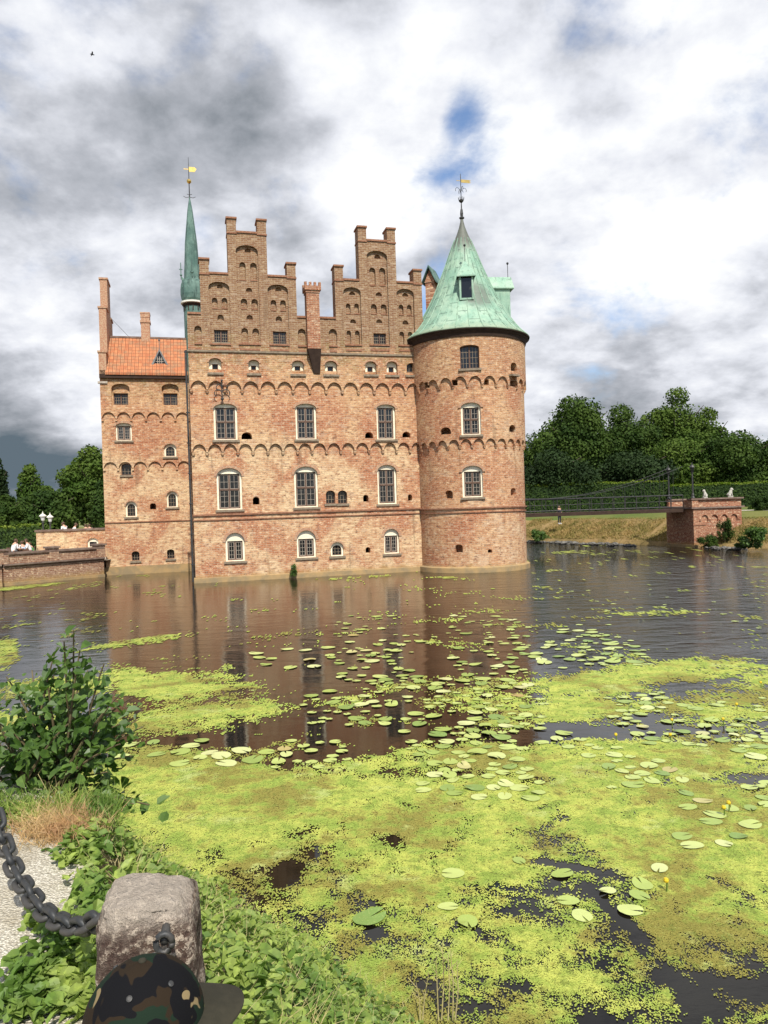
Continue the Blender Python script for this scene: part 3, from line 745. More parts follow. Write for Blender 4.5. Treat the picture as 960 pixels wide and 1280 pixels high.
# chimney between the gables, standing on a dark metal-clad corbel
ch = MB(); x0, z0 = fac(384.5, 436, -.6); x1, _ = fac(400.5, 436, -.6); zt_ = fac(392, 354, -.6)[1]
ch.box(x0, x1, -.75, -.1, z0, zt_-.55); ch.box(x0-.04, x1+.04, -.79, -.08, zt_-.56, zt_-.42); ch.box(x0-.10, x1+.10, -.85, -.02, zt_-.43, zt_-.2)
cwid = (x1-x0+.2)/7
for i in range(0, 7, 2): ch.box(x0-.10+i*cwid, x0-.10+(i+1)*cwid, -.85, -.7, zt_-.201, zt_); ch.box(x0-.10+i*cwid, x0-.10+(i+1)*cwid, -.2, -.02, zt_-.201, zt_)
chim = ch.build('chimney', 'brick_red', castle); chim['label'] = 'tall red brick chimney with crenellated top between the gables'
co = MB(); xb, zb_ = fac(399, 467, -.32)
co.add([(x0, -.76, z0-.002), (x1+.02, -.76, z0-.002), (x1+.02, -.28, z0-.002), (x0, -.28, z0-.002), (xb-.30, -.36, zb_), (xb+.05, -.36, zb_), (xb+.05, -.28, zb_), (xb-.3, -.28, zb_)],
       [(0,3,2,1),(4,5,6,7),(0,1,5,4),(1,2,6,5),(2,3,7,6),(3,0,4,7)])
co.build('corbel', 'dark', chim)

# drainpipe on the left corner; iron ornament over the first window
dp = MB(); dp.tube([(-.13, -.22, .1), (-.13, -.22, z_f1+.3), (-.13, -.38, z_f1+.8), (-.13, -.40, z_c)], .05, 8)
for z_ in np.arange(1, z_c, 1.6): dp.box(-.22, -.02, -.3, -.12, z_, z_+.05)
dp.build('drainpipe', 'iron', castle)
an = MB(); ax_, az_ = fac(277.5, 489, -.3)
an.tube([(ax_, -.36, az_-.55), (ax_, -.36, az_+.5)], .03, 6)
for sgn in (-1, 1):
    for zc_, rr in ((az_-.12, .2), (az_+.18, .15)):
        an.tube([(ax_+sgn*(rr*(1-math.cos(t_))), -.36, zc_+rr*math.sin(t_)) for t_ in np.linspace(-.5, 4.2, 12)], .025, 5)
an.sphere((ax_, -.38, az_+.55), .06, 8); an.sphere((ax_, -.36, az_-.42), .09, 8)
an.build('iron_ornament', 'iron', castle)

# ---- round tower
def zpx(y, x=590): return cyl(x, y)[1]
tz_f1 = cyl(590, 557)[1]; tz_f2 = cyl(590, 481, TR+.12)[1]; tz_e = 13.21; tz_s = cyl(590, 635)[1]
def ring_solid(r, zfun, z1, n=420):
    mb = MB(); vs = []; fs = []
    for i in range(n):
        a = 2*PI*i/n; vs.append((r*math.cos(a), r*math.sin(a), zfun(a)))
    for i in range(n):
        a = 2*PI*i/n; vs.append((r*math.cos(a), r*math.sin(a), z1))
    vs += [(0, 0, min(v[2] for v in vs[:n])-.01), (0, 0, z1)]
    for i in range(n):
        j = (i+1) % n; fs += [(i, j, n+j, n+i), (j, i, 2*n), (n+i, n+j, 2*n+1)]
    mb.add(vs, fs); return mb
def sc_fun(n, zb, rise, pier=.13):
    def f(a):
        u = (a/(2*PI)*n) % 1.0
        c_ = (u-.5)/(.5-pier/2)
        return zb if abs(c_) >= 1 else zb+rise*math.sqrt(max(0, 1-c_*c_))
    return f
tow_wins = []
def tw(l, r, tp, bt, kind, rise_f, rad):
    a0, _ = cyl(l, (tp+bt)/2, rad); a1, _ = cyl(r, (tp+bt)/2, rad); a = (a0+a1)/2
    _, zt__ = cyl((l+r)/2, tp, rad); _, zb__ = cyl((l+r)/2, bt, rad)
    tow_wins.append((a, abs(a1-a0)*rad, zb__, zt__, kind, rise_f, rad))
tw(575, 599, 431, 460.5, 'brown', .14, TR+.26); tw(576.3, 601, 503, 543.5, 'tallw', .25, TR+.13); tw(578, 603.5, 582, 621.5, 'tallw', .30, TR)
for q in ((550, 563.7, 534, 543), (636.5, 644.5, 531, 540)): tw(*q, 'hole', .45, TR+.13)
for q in ((556.6, 566, 613, 623), (638.5, 645, 610, 619), (569, 578.4, 680.6, 690.6), (609.7, 615, 686.6, 691)): tw(*q, 'hole', .3, TR)
tw(638.5, 646, 453, 464, 'hole', .4, TR+.26)
for q in ((531, 537, 478, 485.5), (565.5, 572, 475, 482), (604.5, 611, 474, 481), (638, 643.5, 476, 483)): tw(*q, 'hole', .1, TR+.13)
def rad_m(a, rad): return Matrix.Rotation(a+PI/2, 4, 'Z') @ Matrix.Translation((0, -rad, 0))   # local -y points outwards
cutm = MB()
for (a, w_, z0, z1, kind, rf_, rad) in tow_wins:
    cutm.prism([(x, z+z0) for x, z in arch(0, w_, 0, z1-z0, w_*rf_)], -.5, .55, rad_m(a, rad))
cut = cutm.build('cutter', None)
def cut_mesh(mb, name, material, parent, loc):
    ob = mb.build(name, None)
    md = ob.modifiers.new('b', 'BOOLEAN'); md.operation = 'DIFFERENCE'; md.solver = 'EXACT'; md.object = cut
    bpy.context.view_layer.update()
    dg = bpy.context.evaluated_depsgraph_get(); me = bpy.data.meshes.new_from_object(ob.evaluated_get(dg))
    bpy.data.objects.remove(ob)
    return me
tloc = (TC[0], TC[1], 0)
tmb = MB()
for mb in (ring_solid(TR, lambda a: -1.0, tz_f1+1.0), ring_solid(TR+.13, sc_fun(30, tz_f1, .36), tz_f2+1.0), ring_solid(TR+.26, sc_fun(26, tz_f2, .46), tz_e)):
    me = cut_mesh(mb, 'x', None, None, None)
    tmb.add([tuple(v.co) for v in me.vertices], [tuple(p.vertices) for p in me.polygons]); bpy.data.meshes.remove(me)
bpy.data.objects.remove(cut)
for n_, zz_, r_ in ((30, tz_f1, TR+.13), (26, tz_f2, TR+.26)):
    for i in range(n_):
        tmb.add([(-.08, .02, zz_+.004), (.08, .02, zz_+.004), (.08, .2, zz_+.004), (-.08, .2, zz_+.004), (-.04, .07, zz_-.15), (.04, .07, zz_-.15), (.04, .2, zz_-.15), (-.04, .2, zz_-.15)],
              [(0,1,2,3),(4,7,6,5),(0,4,5,1),(1,5,6,2),(2,6,7,3),(3,7,4,0)], rad_m(2*PI*i/n_, r_))
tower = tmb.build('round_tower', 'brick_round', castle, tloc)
for (a, w_, z0, z1, kind, rf_, rad) in tow_wins:
    if kind != 'hole':
        r_ = window((0, w_, z0, z1), kind, rad_m(a, rad) @ Matrix.Translation((0, 0, z0)), 0.02, rise_f=rf_, parent=tower)
        r_.name = 'window'
MB().lathe([(TR, -1), (TR+.22, -1), (TR+.17, .26), (TR+.02, .33)], 96).build('plinth', 'stone', tower)
MB().lathe([(TR-.1, tz_s-.04), (TR+.09, tz_s-.04), (TR+.09, tz_s+.04), (TR-.1, tz_s+.04)], 96).build('string_course', 'trim', tower)
MB().lathe([(TR-.1, tz_s-.26), (TR+.06, tz_s-.26), (TR+.06, tz_s-.20), (TR-.1, tz_s-.20)], 96).build('string_course', 'trim', tower)
lg = MB(); a_, z_ = cyl(642, 469.5, TR+.3); lg.box(-.35, .3, -.25, .1, z_-.06, z_+.04, rad_m(a_, TR+.26)); lg.build('ledge', 'sill', tower)
# eaves moulding and bell-cast cone
KZ = lambda L: [(r_*.937, z_*.937-.05) for r_, z_ in L]
MB().lathe(KZ([((TR+.2)/.937, 13.72), ((TR+.31)/.937, 13.72), ((TR+.36)/.937, 13.9), ((TR+.44)/.937, 14.0), ((TR+.50)/.937, 14.16), ((TR+.2)/.937, 14.2)]), 96).build('eaves_moulding', 'dark', tower)
prof = KZ([(3.9, 14.13), (3.93, 14.17), (3.78, 14.30), (3.42, 14.62), (3.08, 15.05), (2.78, 15.5), (2.48, 16.0), (2.17, 16.55), (1.9, 17.1), (1.62, 17.75), (1.34, 18.4), (1.08, 19.05), (.84, 19.7), (.60, 20.3), (.36, 20.85), (.2, 21.3), (.1, 21.7), (.07, 22.0)])
cone = MB().lathe(prof, 120).build('tower_roof', 'copper', tower, smooth=True)
sm_ = MB()
def cone_r(z):
    for (r0, z0), (r1, z1) in zip(prof[1:], prof[2:]):
        if z0 <= z <= z1: return r0+(r1-r0)*(z-z0)/(z1-z0)
    return .1
for i in range(30):
    a = 2*PI*(i)/30+.003
    top = 19.2 if i % 2 == 0 else 17.7
    zs = [z for z in np.linspace(13.3, top, 16)]
    sm_.tube([((cone_r(z)+.015)*math.cos(a), (cone_r(z)+.015)*math.sin(a), z) for z in zs], .022, 4)
sm_.build('standing_seams', 'copper_p', cone)
MB().lathe(KZ([(3.4, 14.08), (3.90, 14.08), (3.92, 14.128), (3.4, 14.13)]), 96).build('gutter', 'dark', cone)
# dormers on the cone
def dormer(a, label, z0, w_, hh, depth, peak, big=False):
    r0 = cone_r(z0)
    m_ = Matrix.Rotation(a+PI/2, 4, 'Z') @ Matrix.Translation((0, -r0, z0))
    bd = MB()
    slab(bd, rect(-w_/2, w_/2, 0, hh), [rect(-w_/2+.1, w_/2-.1, .1, hh-.06)], -.06, .02) if not big else bd.box(-w_/2, w_/2, -.06, .02, 0, hh)
    bd.box(-w_/2, -w_/2+.05, .02, depth, 0, hh); bd.box(w_/2-.05, w_/2, .02, depth, 0, hh)
    d_ = bd.build('dormer', 'copper_p', cone); d_.matrix_local = m_; d_['label'] = label
    r_ = MB(); e = .13
    poly = [(-w_/2-e, hh-.04), (w_/2+e, hh-.04), (w_/2+e, hh+.02), (0, hh+peak), (-w_/2-e, hh+.02)]
    if big:
        r_.prism(poly, -.28, depth+.5)
    else:
        r_.add([(-w_/2-e, -.2, hh-.02), (w_/2+e, -.2, hh-.02), (0, .55, hh+peak), (-w_/2-e, depth, hh+.1), (w_/2+e, depth, hh+.1), (-w_/2-e, -.2, hh-.09), (w_/2+e, -.2, hh-.09)],
               [(0, 1, 2), (0, 2, 3), (1, 4, 2), (5, 6, 1, 0), (5, 0, 3), (6, 4, 1)])
    r_.build('dormer_roof', 'copper_p', d_, recalc=False)
    f_ = MB(); f_.tube([(0, .5 if not big else -.1, hh+peak-.1), (0, .5 if not big else -.1, hh+peak+.75)], .018, 5); f_.sphere((0, .5 if not big else -.1, hh+peak+.8), .075, 8); f_.build('finial', 'iron', d_)
    g = MB()
    if not big: g.box(-w_/2+.1, w_/2-.1, .0, .03, .1, hh-.06)
    else: g.box(-w_/2+.12, w_/2-.12, -.08, -.05, .15, hh-.2)
    g.build('pane', 'glass', d_)
    return d_
a_, z_ = cyl(584, 389, 2.3)
dormer(a_, 'small copper dormer with a pointed hood on the front of the cone', 15.08, .78, 1.35, 1.0, 1.05)
dormer(math.radians(-8), 'copper dormer jutting out from the right side of the cone', 14.55, .95, 1.7, 1.4, .8, True)
# finial with crown and vane
fn = MB(); fn.lathe([(.07, 21.6), (.09, 21.9), (.16, 21.95), (.16, 22.02), (.08, 22.08), (.1, 22.3), (.07, 22.6), (.04, 22.7), (.03, 23.1), (.13, 23.2), (.16, 23.3), (.1, 23.32), (.025, 23.4), (.02, 25.2), (.005, 25.3)], 12)
for s_ in (-1, 1):
    fn.tube([(s_*(.1+.22*(1-math.cos(t_))*.6), 0, 24.05+.17*math.sin(t_)) for t_ in np.linspace(-1, 3.8, 10)], .016, 4)
    fn.tube([(0, s_*(.1+.22*(1-math.cos(t_))*.6), 24.05+.17*math.sin(t_)) for t_ in np.linspace(-1, 3.8, 10)], .016, 4)
for i in range(8): a = PI*i/4; fn.tube([(.15*math.cos(a), .15*math.sin(a), 23.3), (.19*math.cos(a), .19*math.sin(a), 23.5)], .018, 4)
fn.v = [(x*.937, y*.937, (21.6+(z-21.6)*.84)*.937-.05) for x, y, z in fn.v]
fn_o = fn.build('finial', 'iron', cone)
vn = MB(); vn.box(.03, .58, -.012, .012, 24.62, 24.85); vn.box(-.28, -.03, -.01, .01, 24.72, 24.76); vn.add([(.58, 0, 24.62), (.7, 0, 24.66), (.58, .001, 24.73), (.7, 0, 24.82), (.58, 0, 24.85)], [(0, 1, 2), (2, 3, 4)])
vn.v = [(x*.937, y*.937, (21.6+(z-21.6)*.84)*.937-.05) for x, y, z in vn.v]
vn.build('weather_vane', 'gold', cone, recalc=False)

# roofed chimney behind the cone
x0, zt_ = fac(532, 352, 6.0); x1, _ = fac(546, 352, 6.0); zlow = z_c-1.5; zp = fac(540, 334, 6.0)[1]-zt_
rcx = (x0+x1)/2; hw = (x1-x0)/2
RM = Matrix.Translation((rcx, 6.0, zt_)) @ Matrix.Rotation(math.radians(-38), 4, 'Z')
rc = MB(); rc.box(-hw*.8, hw*.8, -.3, .8, zlow-zt_, 0, RM)
rco = rc.build('chimney', 'brick_red', castle); rco['label'] = 'dark red chimney under a little gabled copper roof behind the cone'
r2 = MB()
for s_ in (-1, 1):
    r2.add([(s_*(hw+.10), -.55, -.1), (0, -.55, zp), (0, 1.0, zp), (s_*(hw+.10), 1.0, -.1), (s_*(hw+.10), -.55, -.2), (0, -.55, zp-.12), (0, 1.0, zp-.12), (s_*(hw+.10), 1.0, -.2)],
           [(0,1,2,3),(4,7,6,5),(0,4,5,1),(1,5,6,2),(2,6,7,3),(3,7,4,0)], RM)
r2.build('chimney_roof', 'copper_d', rco)
g2 = MB(); g2.prism([(-hw*.9, -.1), (hw*.9, -.1), (0, zp-.25)], -.35, .6, RM); g2.build('gablet', 'brick_red', rco)

# ---- left wing
AT = 9.1
def fa(x, y, t_=AT): return fac(x, y, t_)
AL = fa(130, 620)[0]; AR = -.01
az_e = fa(180, 470)[1]; az_f2 = fa(180, 524)[1]; az_f1 = fa(180, 585)[1]; az_s = fa(180, 652)[1]
def bA(l, r, tp, bt):
    s0, _ = fac(l, (tp+bt)/2, AT); s1, _ = fac(r, (tp+bt)/2, AT); m_ = (l+r)/2
    return (s0+s1)/2, s1-s0, fac(m_, bt, AT)[1], fac(m_, tp, AT)[1]
nich = [bA(140, 162.5, 480.5, 509), bA(202.5, 223.5, 480.5, 508)]
inner = [bA(142, 160.3, 491.6, 508), bA(204.2, 222, 491.6, 507)]
up = [bA(145, 164.7, 529, 551)]; mids = [bA(205.3, 220.3, 555, 571)]; dk = [bA(151.6, 164, 579.5, 593.8)]
lows = [bA(157, 171, 626.6, 646), bA(208.4, 222, 614, 634)]; bas = [bA(164.7, 174.4, 689, 701), bA(208.8, 218, 686.6, 698.4)]; hol = [bA(187.5, 195, 629, 636.5)]
wg = MB()
o3 = [hp(b_, b_[1]*.25) for b_ in nich]; o2 = [hp(b_, b_[1]*.2) for b_ in up]+[hp(b_, b_[1]*.35) for b_ in mids]
o1 = [hp(b_, b_[1]*.45) for b_ in lows]+[hp(b_, b_[1]*.35) for b_ in bas+hol]; od = [hp(b_, b_[1]*.35) for b_ in dk]
o3i = [rect(b_[0]-b_[1]/2, b_[0]+b_[1]/2, b_[2], b_[3]) for b_ in inner]
slab(wg, rect(AL, AR, -1, az_e+.3), o1+o2+o3i+od, AT, AT+.5)
slab(wg, scallop(AL, AR, az_f1, 6, .40, az_f2+.9), o2, AT-.12, AT+.01)
slab(wg, scallop(AL, AR, az_f2, 6, .42, az_e+.3), o3, AT-.24, AT+.012)
for zz_, y_ in ((az_f1, AT-.12), (az_f2, AT-.24)):
    for i in range(7):
        x = min(max(AL+(AR-AL)*i/6, AL+.08), AR-.08); wg.box(x-.07, x+.07, y_+.03, AT+.02, zz_-.15, zz_+.005)
wg.box(AL+.01, AL+.5, AT+.51, AT+9, -1, az_e+.3); wg.box(AL+.02, AR, AT+8.5, AT+8.99, -1, az_e+.3)
wing = wg.build('side_wing', 'brick', castle); wing['label'] = 'narrow brick wing set back on the left with an orange tiled roof'
def winA(b_, kind, f_, rise, y=AT): return window(b_, kind, Matrix.Translation((b_[0], 0, b_[2])), y+f_, rise_f=rise, parent=wing)
for b_ in inner: winA(b_, 'brown', -.02, .001)
for b_ in up: winA(b_, 'low', -.12, .2)
for b_ in mids: winA(b_, 'smallarch', -.12, .35)
for b_ in dk: winA(b_, 'smallbrown', 0, .35)
for b_ in lows: winA(b_, 'smallarch', 0, .45)
for b_ in bas: winA(b_, 'smallbrown', 0, .35)
band(AL-.02, AR, az_s, .07, .06, AT).build('string_course', 'trim', wing)
MB().box(AL-.10, AR, AT-.10, AT+.1, -1, fa(180, 707)[1]).build('plinth', 'stone', wing)
MB().box(AL, AR, AT-.42, AT+.05, az_e-.22, az_e+.02).build('eaves', 'dark', wing)
zr = fa(180, 422.5, AT+2.6)[1]; zev = fa(180, 466.5, AT-.45)[1]
wr = MB(); YR = AT+2.6
for (y0, z0, y1, z1) in ((AT-.48, zev, YR, zr), (YR, zr, AT+5.7, zev)):
    wr.add([(AL+.35, y0, z0), (AR-.05, y0, z0), (AR-.05, y1, z1), (AL+.35, y1, z1), (AL+.35, y0, z0-.12), (AR-.05, y0, z0-.12), (AR-.05, y1, z1-.12), (AL+.35, y1, z1-.12)],
           [(0,1,2,3),(4,7,6,5),(0,4,5,1),(1,5,6,2),(2,6,7,3),(3,7,4,0)])
wro = wr.build('roof', 'tile', wing)
MB().box(AL+.35, AR-.05, YR-.1, YR+.1, zr-.05, zr+.07).build('ridge', 'coping', wro)
wc = MB(); x0, zt_ = fa(176, 396, YR); x1, _ = fa(187, 396, YR); wc.box(x0, x1, YR-.3, YR+.4, zr-.5, zt_-.1); wc.box(x0-.05, x1+.05, YR-.35, YR+.45, zt_-.45, zt_-.3); wc.box(x0-.02, x1+.02, YR-.32, YR-.2, zt_-.101, zt_+.15); wc.box(x0-.02, x1+.02, YR+.3, YR+.42, zt_-.101, zt_+.15); wc.box(x0-.04, x1+.04, YR-.34, YR+.44, zt_+.14, zt_+.24)
wc.build('chimney', 'edge', wro)
# triangular roof dormer
dx, dz = fa(200, 457, AT+.6); _, dzt = fa(200, 440, AT+.6); dwid = .42; dh = dzt-dz
dm = MB(); dm.prism([(dx-dwid, dz), (dx+dwid, dz), (dx, dz+dh)], AT+.35, AT+.55)
dmo = dm.build('dormer', 'glass', wro)
e_ = MB()
for s_ in (-1, 1):
    e_.add([(dx+s_*(dwid+.12), AT+.25, dz-.02), (dx, AT+.25, dz+dh+.14), (dx, AT+2.0, dz+dh+.14), (dx+s_*(dwid+.12), AT+.9, dz-.02), (dx+s_*(dwid-.02), AT+.25, dz-.02), (dx, AT+.25, dz+dh-.02), (dx, AT+2.0, dz+dh-.02), (dx+s_*(dwid-.02), AT+.9, dz-.02)],
           [(0,1,2,3),(4,7,6,5),(0,4,5,1),(1,5,6,2),(2,6,7,3),(3,7,4,0)])
e_.tube([(dx, AT+.4, dz+dh+.1), (dx, AT+.4, dz+dh+.7)], .02, 5); e_.sphere((dx, AT+.4, dz+dh+.72), .07, 8)
e_.build('dormer_roof', 'tin', dmo)
bb_ = MB(); bars(bb_, dx-.25, dx+.25, dz+.05, dz+dh*.6, 4, 3, AT+.32, .03); bb_.build('glazing_bars', 'muntin', dmo)
# stepped end gable of the wing, seen edge-on
sg = MB(); zt1 = fa(126, 352, AT+2.8)[1]; zt2 = fa(124, 386, AT+1.4)[1]; zt3 = fa(123, 440, AT+.2)[1]
stp = [(AT-.24, AT+.75, zt3), (AT+.75, AT+1.9, zt2), (AT+1.9, AT+3.6, zt1), (AT+3.6, AT+4.7, zt2), (AT+4.7, AT+5.6, zt3)]
for k, (y0, y1, z1) in enumerate(stp):
    sg.box(AL-.03, AL+.42, y0, y1-.001, az_e-.2, z1-.12); sg.box(AL-.09, AL+.48, y0-.05, y1+.05, z1-.12, z1)
sgo = sg.build('stepped_gable', 'edge', wing)
MB().box(AL-.12, AL+.46, AT-.32, AT-.1, az_e-.55, az_e-.42).add([], []).build('corbel', 'muntin', sgo)
wre = MB().tube([(AL+.4, AT+3.2, fa(133, 396, AT+3.2)[1]), (AL+1.6, AT+2.7, zr+.1)], .012, 4).build('wire', 'iron', sgo)

# ---- slim copper spire behind
ST = 14.5
def fs_(x, y): return fac(x, y, ST)
scx, _ = fs_(240.8, 365); r_b = (fs_(254.5, 365)[0]-fs_(226, 365)[0])/2
def zz(y): return fs_(241, y)[1]
sb = MB().lathe([(r_b*.82, z_c-8), (r_b*.82, zz(378))], 12, scx, ST).build('stair_tower', 'copper_d', castle)
MB().lathe([(r_b*.85, zz(381.5)), (r_b*1.08, zz(380.5)), (r_b*1.08, zz(378.5)), (r_b*.85, zz(378))], 24, scx, ST).build('moulding', 'white_ring', sb)
MB().lathe([(r_b*.86, zz(384)), (r_b*.98, zz(382)), (r_b*.98, zz(381.6)), (r_b*.85, zz(381.5))], 24, scx, ST).build('moulding', 'dark', sb)
spz = [(r_b*.86, zz(378)), (r_b*1.0, zz(375)), (r_b*1.07, zz(369)), (r_b*1.06, zz(362)), (r_b*1.0, zz(356)), (r_b*.90, zz(352)), (r_b*.74, zz(350.5)), (r_b*.72, zz(349)), (r_b*.70, zz(343)), (r_b*.64, zz(330)), (r_b*.55, zz(305)), (r_b*.38, zz(282)), (r_b*.22, zz(262)), (r_b*.06, zz(249)), (.05, zz(247))]
sp = MB().lathe(spz, 8, scx, ST, Matrix.Identity(4)).build('spire', 'copper_d', sb)
gr = MB()
for k in range(4):
    a = PI/2*k
    gr.add([(scx+r_b*1.02*math.cos(a-.5), ST+r_b*1.02*math.sin(a-.5), zz(362)), (scx+r_b*1.02*math.cos(a+.5), ST+r_b*1.02*math.sin(a+.5), zz(362)), (scx+r_b*.93*math.cos(a), ST+r_b*.93*math.sin(a), zz(346)), (scx+r_b*.5*math.cos(a), ST+r_b*.5*math.sin(a), zz(352))], [(0, 1, 2), (0, 2, 3), (1, 3, 2)])
    gr.tube([(scx+r_b*.97*math.cos(a), ST+r_b*.97*math.sin(a), zz(350)), (scx+r_b*.97*math.cos(a), ST+r_b*.97*math.sin(a), zz(329))], .035, 5)
    gr.sphere((scx+r_b*.97*math.cos(a), ST+r_b*.97*math.sin(a), zz(344.5)), .09, 8)
    gr.box(scx+r_b*.97*math.cos(a)-.12, scx+r_b*.97*math.cos(a)+.12, ST+r_b*.97*math.sin(a)-.02, ST+r_b*.97*math.sin(a)+.02, zz(338), zz(337))
gr.build('corner_spikes', 'copper_d', sp)
for k in range(12):
    a = 2*PI*k/12; MB().box(-.02, .02, -.03, .03, zz(390), zz(383), Matrix.Translation((scx+r_b*.83*math.cos(a), ST+r_b*.83*math.sin(a), 0)) @ Matrix.Rotation(a, 4, 'Z')).build('lantern_bar', 'dark', sb)
f2 = MB(); f2.tube([(scx, ST, zz(250)), (scx, ST, zz(197))], [.05, .015], 6)
for s_ in (-1, 1):
    f2.tube([(scx, ST, zz(246.5)), (scx+s_*.25, ST, zz(247.5)), (scx+s_*.42, ST, zz(246))], .02, 5); f2.tube([(scx, ST, zz(244)), (scx+s_*.18, ST, zz(243))], .02, 5)
f2.build('finial', 'iron', sp)
v2 = MB(); v2.sphere((scx, ST, zz(227)), .17, 12); v2.box(scx+.02, scx+.42, ST-.012, ST+.012, zz(215), zz(209)); v2.box(scx-.35, scx-.02, ST-.01, ST+.01, zz(212.5), zz(211.5)); v2.add([(scx+.42, ST, zz(215)), (scx+.55, ST, zz(211)), (scx+.42, ST, zz(209))], [(0, 1, 2)])
v2.build('weather_vane', 'gold', sp)

# ================================================================== plant and vegetation builders
rng = np.random.default_rng(11)
def leaf_cloud(centers, radii, n, size, flat=.8, shell=.35, up=0.0):
    """n random leaf quads spread through ellipsoid clumps"""
    centers = np.array(centers); radii = np.array(radii)
    wgt = np.prod(radii, axis=1)**.67; wgt /= wgt.sum()
    k = rng.choice(len(centers), n, p=wgt)
    d = rng.normal(size=(n, 3)); d /= np.linalg.norm(d, axis=1, keepdims=True)
    rr = (shell+(1-shell)*rng.random(n)**.5)[:, None]*(1+.08*rng.normal(size=(n, 1)))
    c = centers[k]+d*radii[k]*rr
    nrm_ = d*1.0+rng.normal(size=(n, 3))*.75; nrm_[:, 2] += up; nrm_ /= np.linalg.norm(nrm_, axis=1, keepdims=True)
    a = np.cross(nrm_, rng.normal(size=(n, 3))); a /= np.linalg.norm(a, axis=1, keepdims=True)
    b_ = np.cross(nrm_, a); s_ = size*(.6+.8*rng.random(n))[:, None]
    a = a*s_; b_ = b_*s_*flat
    P = np.stack([c-a*.5, c+b_*.5, c+a*.6, c-b_*.5], axis=1)
    return P
def tree(name, label, px, py_top, depth, width_px, base_z, mat_, nleaf=14000, leaf=.45, clumps=26, seed=1, low=.2, name_group=None, flat_top=False, hf=1.0):
    global rng
    rng = np.random.default_rng(seed); random.seed(seed)
    top = at_depth(px, py_top, depth); W = width_px/F_PX*depth; H = top.z-base_z
    root = thing(name, label, 'tree', (top.x, depth, base_z), 0, name_group)
    cs = []; rs = []
    ch_ = H*(1-low)/2; cz = H*low+ch_
    for i in range(clumps):
        d = rng.normal(size=3); d /= np.linalg.norm(d); q = rng.random()**.45*.76
        r_ = W*(.12+.10*rng.random())
        p = np.array([d[0]*W/2*q, d[1]*W/2*q, cz+d[2]*ch_*q])
        p[2] = min(p[2], H-r_*.8); cs.append(p); rs.append((r_, r_, r_*.8))
    cs.append(np.array([0, 0, cz])); rs.append((W*.33, W*.33, ch_*.8))
    cs.append(np.array([0, 0, H-W*.14])); rs.append((W*.16, W*.16, W*.13))
    P = leaf_cloud(cs, rs, int(nleaf*1.75), leaf*.74, .8, .45, .25)
    quads('crown', P, mat_, root)
    tb = MB(); r0 = max(.16, W*.035)
    tb.tube([(0, 0, -.3), (0, 0, H*.25), (W*.01, 0, H*.5), (0, W*.02, H*.8)], [r0*1.25, r0, r0*.7, r0*.25], 9)
    for i in range(7):
        a = 2*PI*i/7+random.random(); zz0 = H*(.25+.06*i)
        tb.tube([(0, 0, zz0), (W*.16*math.cos(a), W*.16*math.sin(a), zz0+H*.1), (W*.33*math.cos(a), W*.33*math.sin(a), zz0+H*.22)], [r0*.5, r0*.32, r0*.1], 6)
    tb.build('trunk', 'bark', root)
    return root
GZ = 2.5
tree('broadleaf_tree', 'broad dark tree standing nearest the round tower on the far bank', 715, 492, 108, 128, GZ, 'leaf_a', 30000, .50, 46, 21, .05)
tree('broadleaf_tree', 'rounded dark green tree between the two tallest crowns', 775, 504, 112, 104, GZ, 'leaf_a', 22000, .48, 40, 22, .02)
tree('broadleaf_tree', 'tall tree with an open lighter crown rising above the footbridge pier', 846, 483, 120, 92, GZ, 'leaf_b', 24000, .45, 40, 23, .05)
tree('broadleaf_tree', 'light green tree on the right shoulder of the tallest crown', 884, 508, 122, 74, GZ, 'leaf_b', 15000, .45, 30, 24, .02)
tree('broadleaf_tree', 'low spreading tree behind the pier with yellow-green leaves', 850, 545, 108, 110, GZ, 'leaf_b', 15000, .45, 28, 25, .02)
tree('broadleaf_tree', 'dark tree behind the clipped ball at the right edge', 925, 536, 105, 110, GZ, 'leaf_a', 17000, .45, 30, 26, .02)
tree('broadleaf_tree', 'tree cut off by the right edge of the photo', 985, 530, 104, 110, GZ, 'leaf_a', 13000, .45, 28, 27, .02)
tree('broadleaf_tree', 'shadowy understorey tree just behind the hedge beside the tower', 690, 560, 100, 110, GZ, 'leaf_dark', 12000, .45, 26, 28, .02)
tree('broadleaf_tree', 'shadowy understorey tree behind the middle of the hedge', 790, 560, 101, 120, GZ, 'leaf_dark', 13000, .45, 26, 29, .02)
tree('broadleaf_tree', 'full green tree beside the left wing of the castle', 112, 556, 78, 84, 1.5, 'leaf_b', 16000, .38, 30, 31, .02)
tree('broadleaf_tree', 'small pale-topped tree left of the gap in the treeline', 37, 580, 84, 50, 1.5, 'leaf_b', 8000, .38, 18, 32, .05)
tree('broadleaf_tree', 'dark tree at the far left edge of the photo', -6, 571, 80, 42, 1.5, 'leaf_dark', 7000, .38, 18, 33, .05)
tree('broadleaf_tree', 'low dark tree filling the gap behind the lanterns', 62, 612, 74, 90, 1.5, 'leaf_a', 12000, .38, 26, 34, .02)
tree('broadleaf_tree', 'low tree above the hedge at the left edge', 8, 618, 72, 60, 1.5, 'leaf_a', 9000, .38, 20, 35, .02)
tree('broadleaf_tree', 'shaded tree close against the castle wing', 128, 600, 72, 44, 1.5, 'leaf_a', 8000, .38, 18, 36, .02)

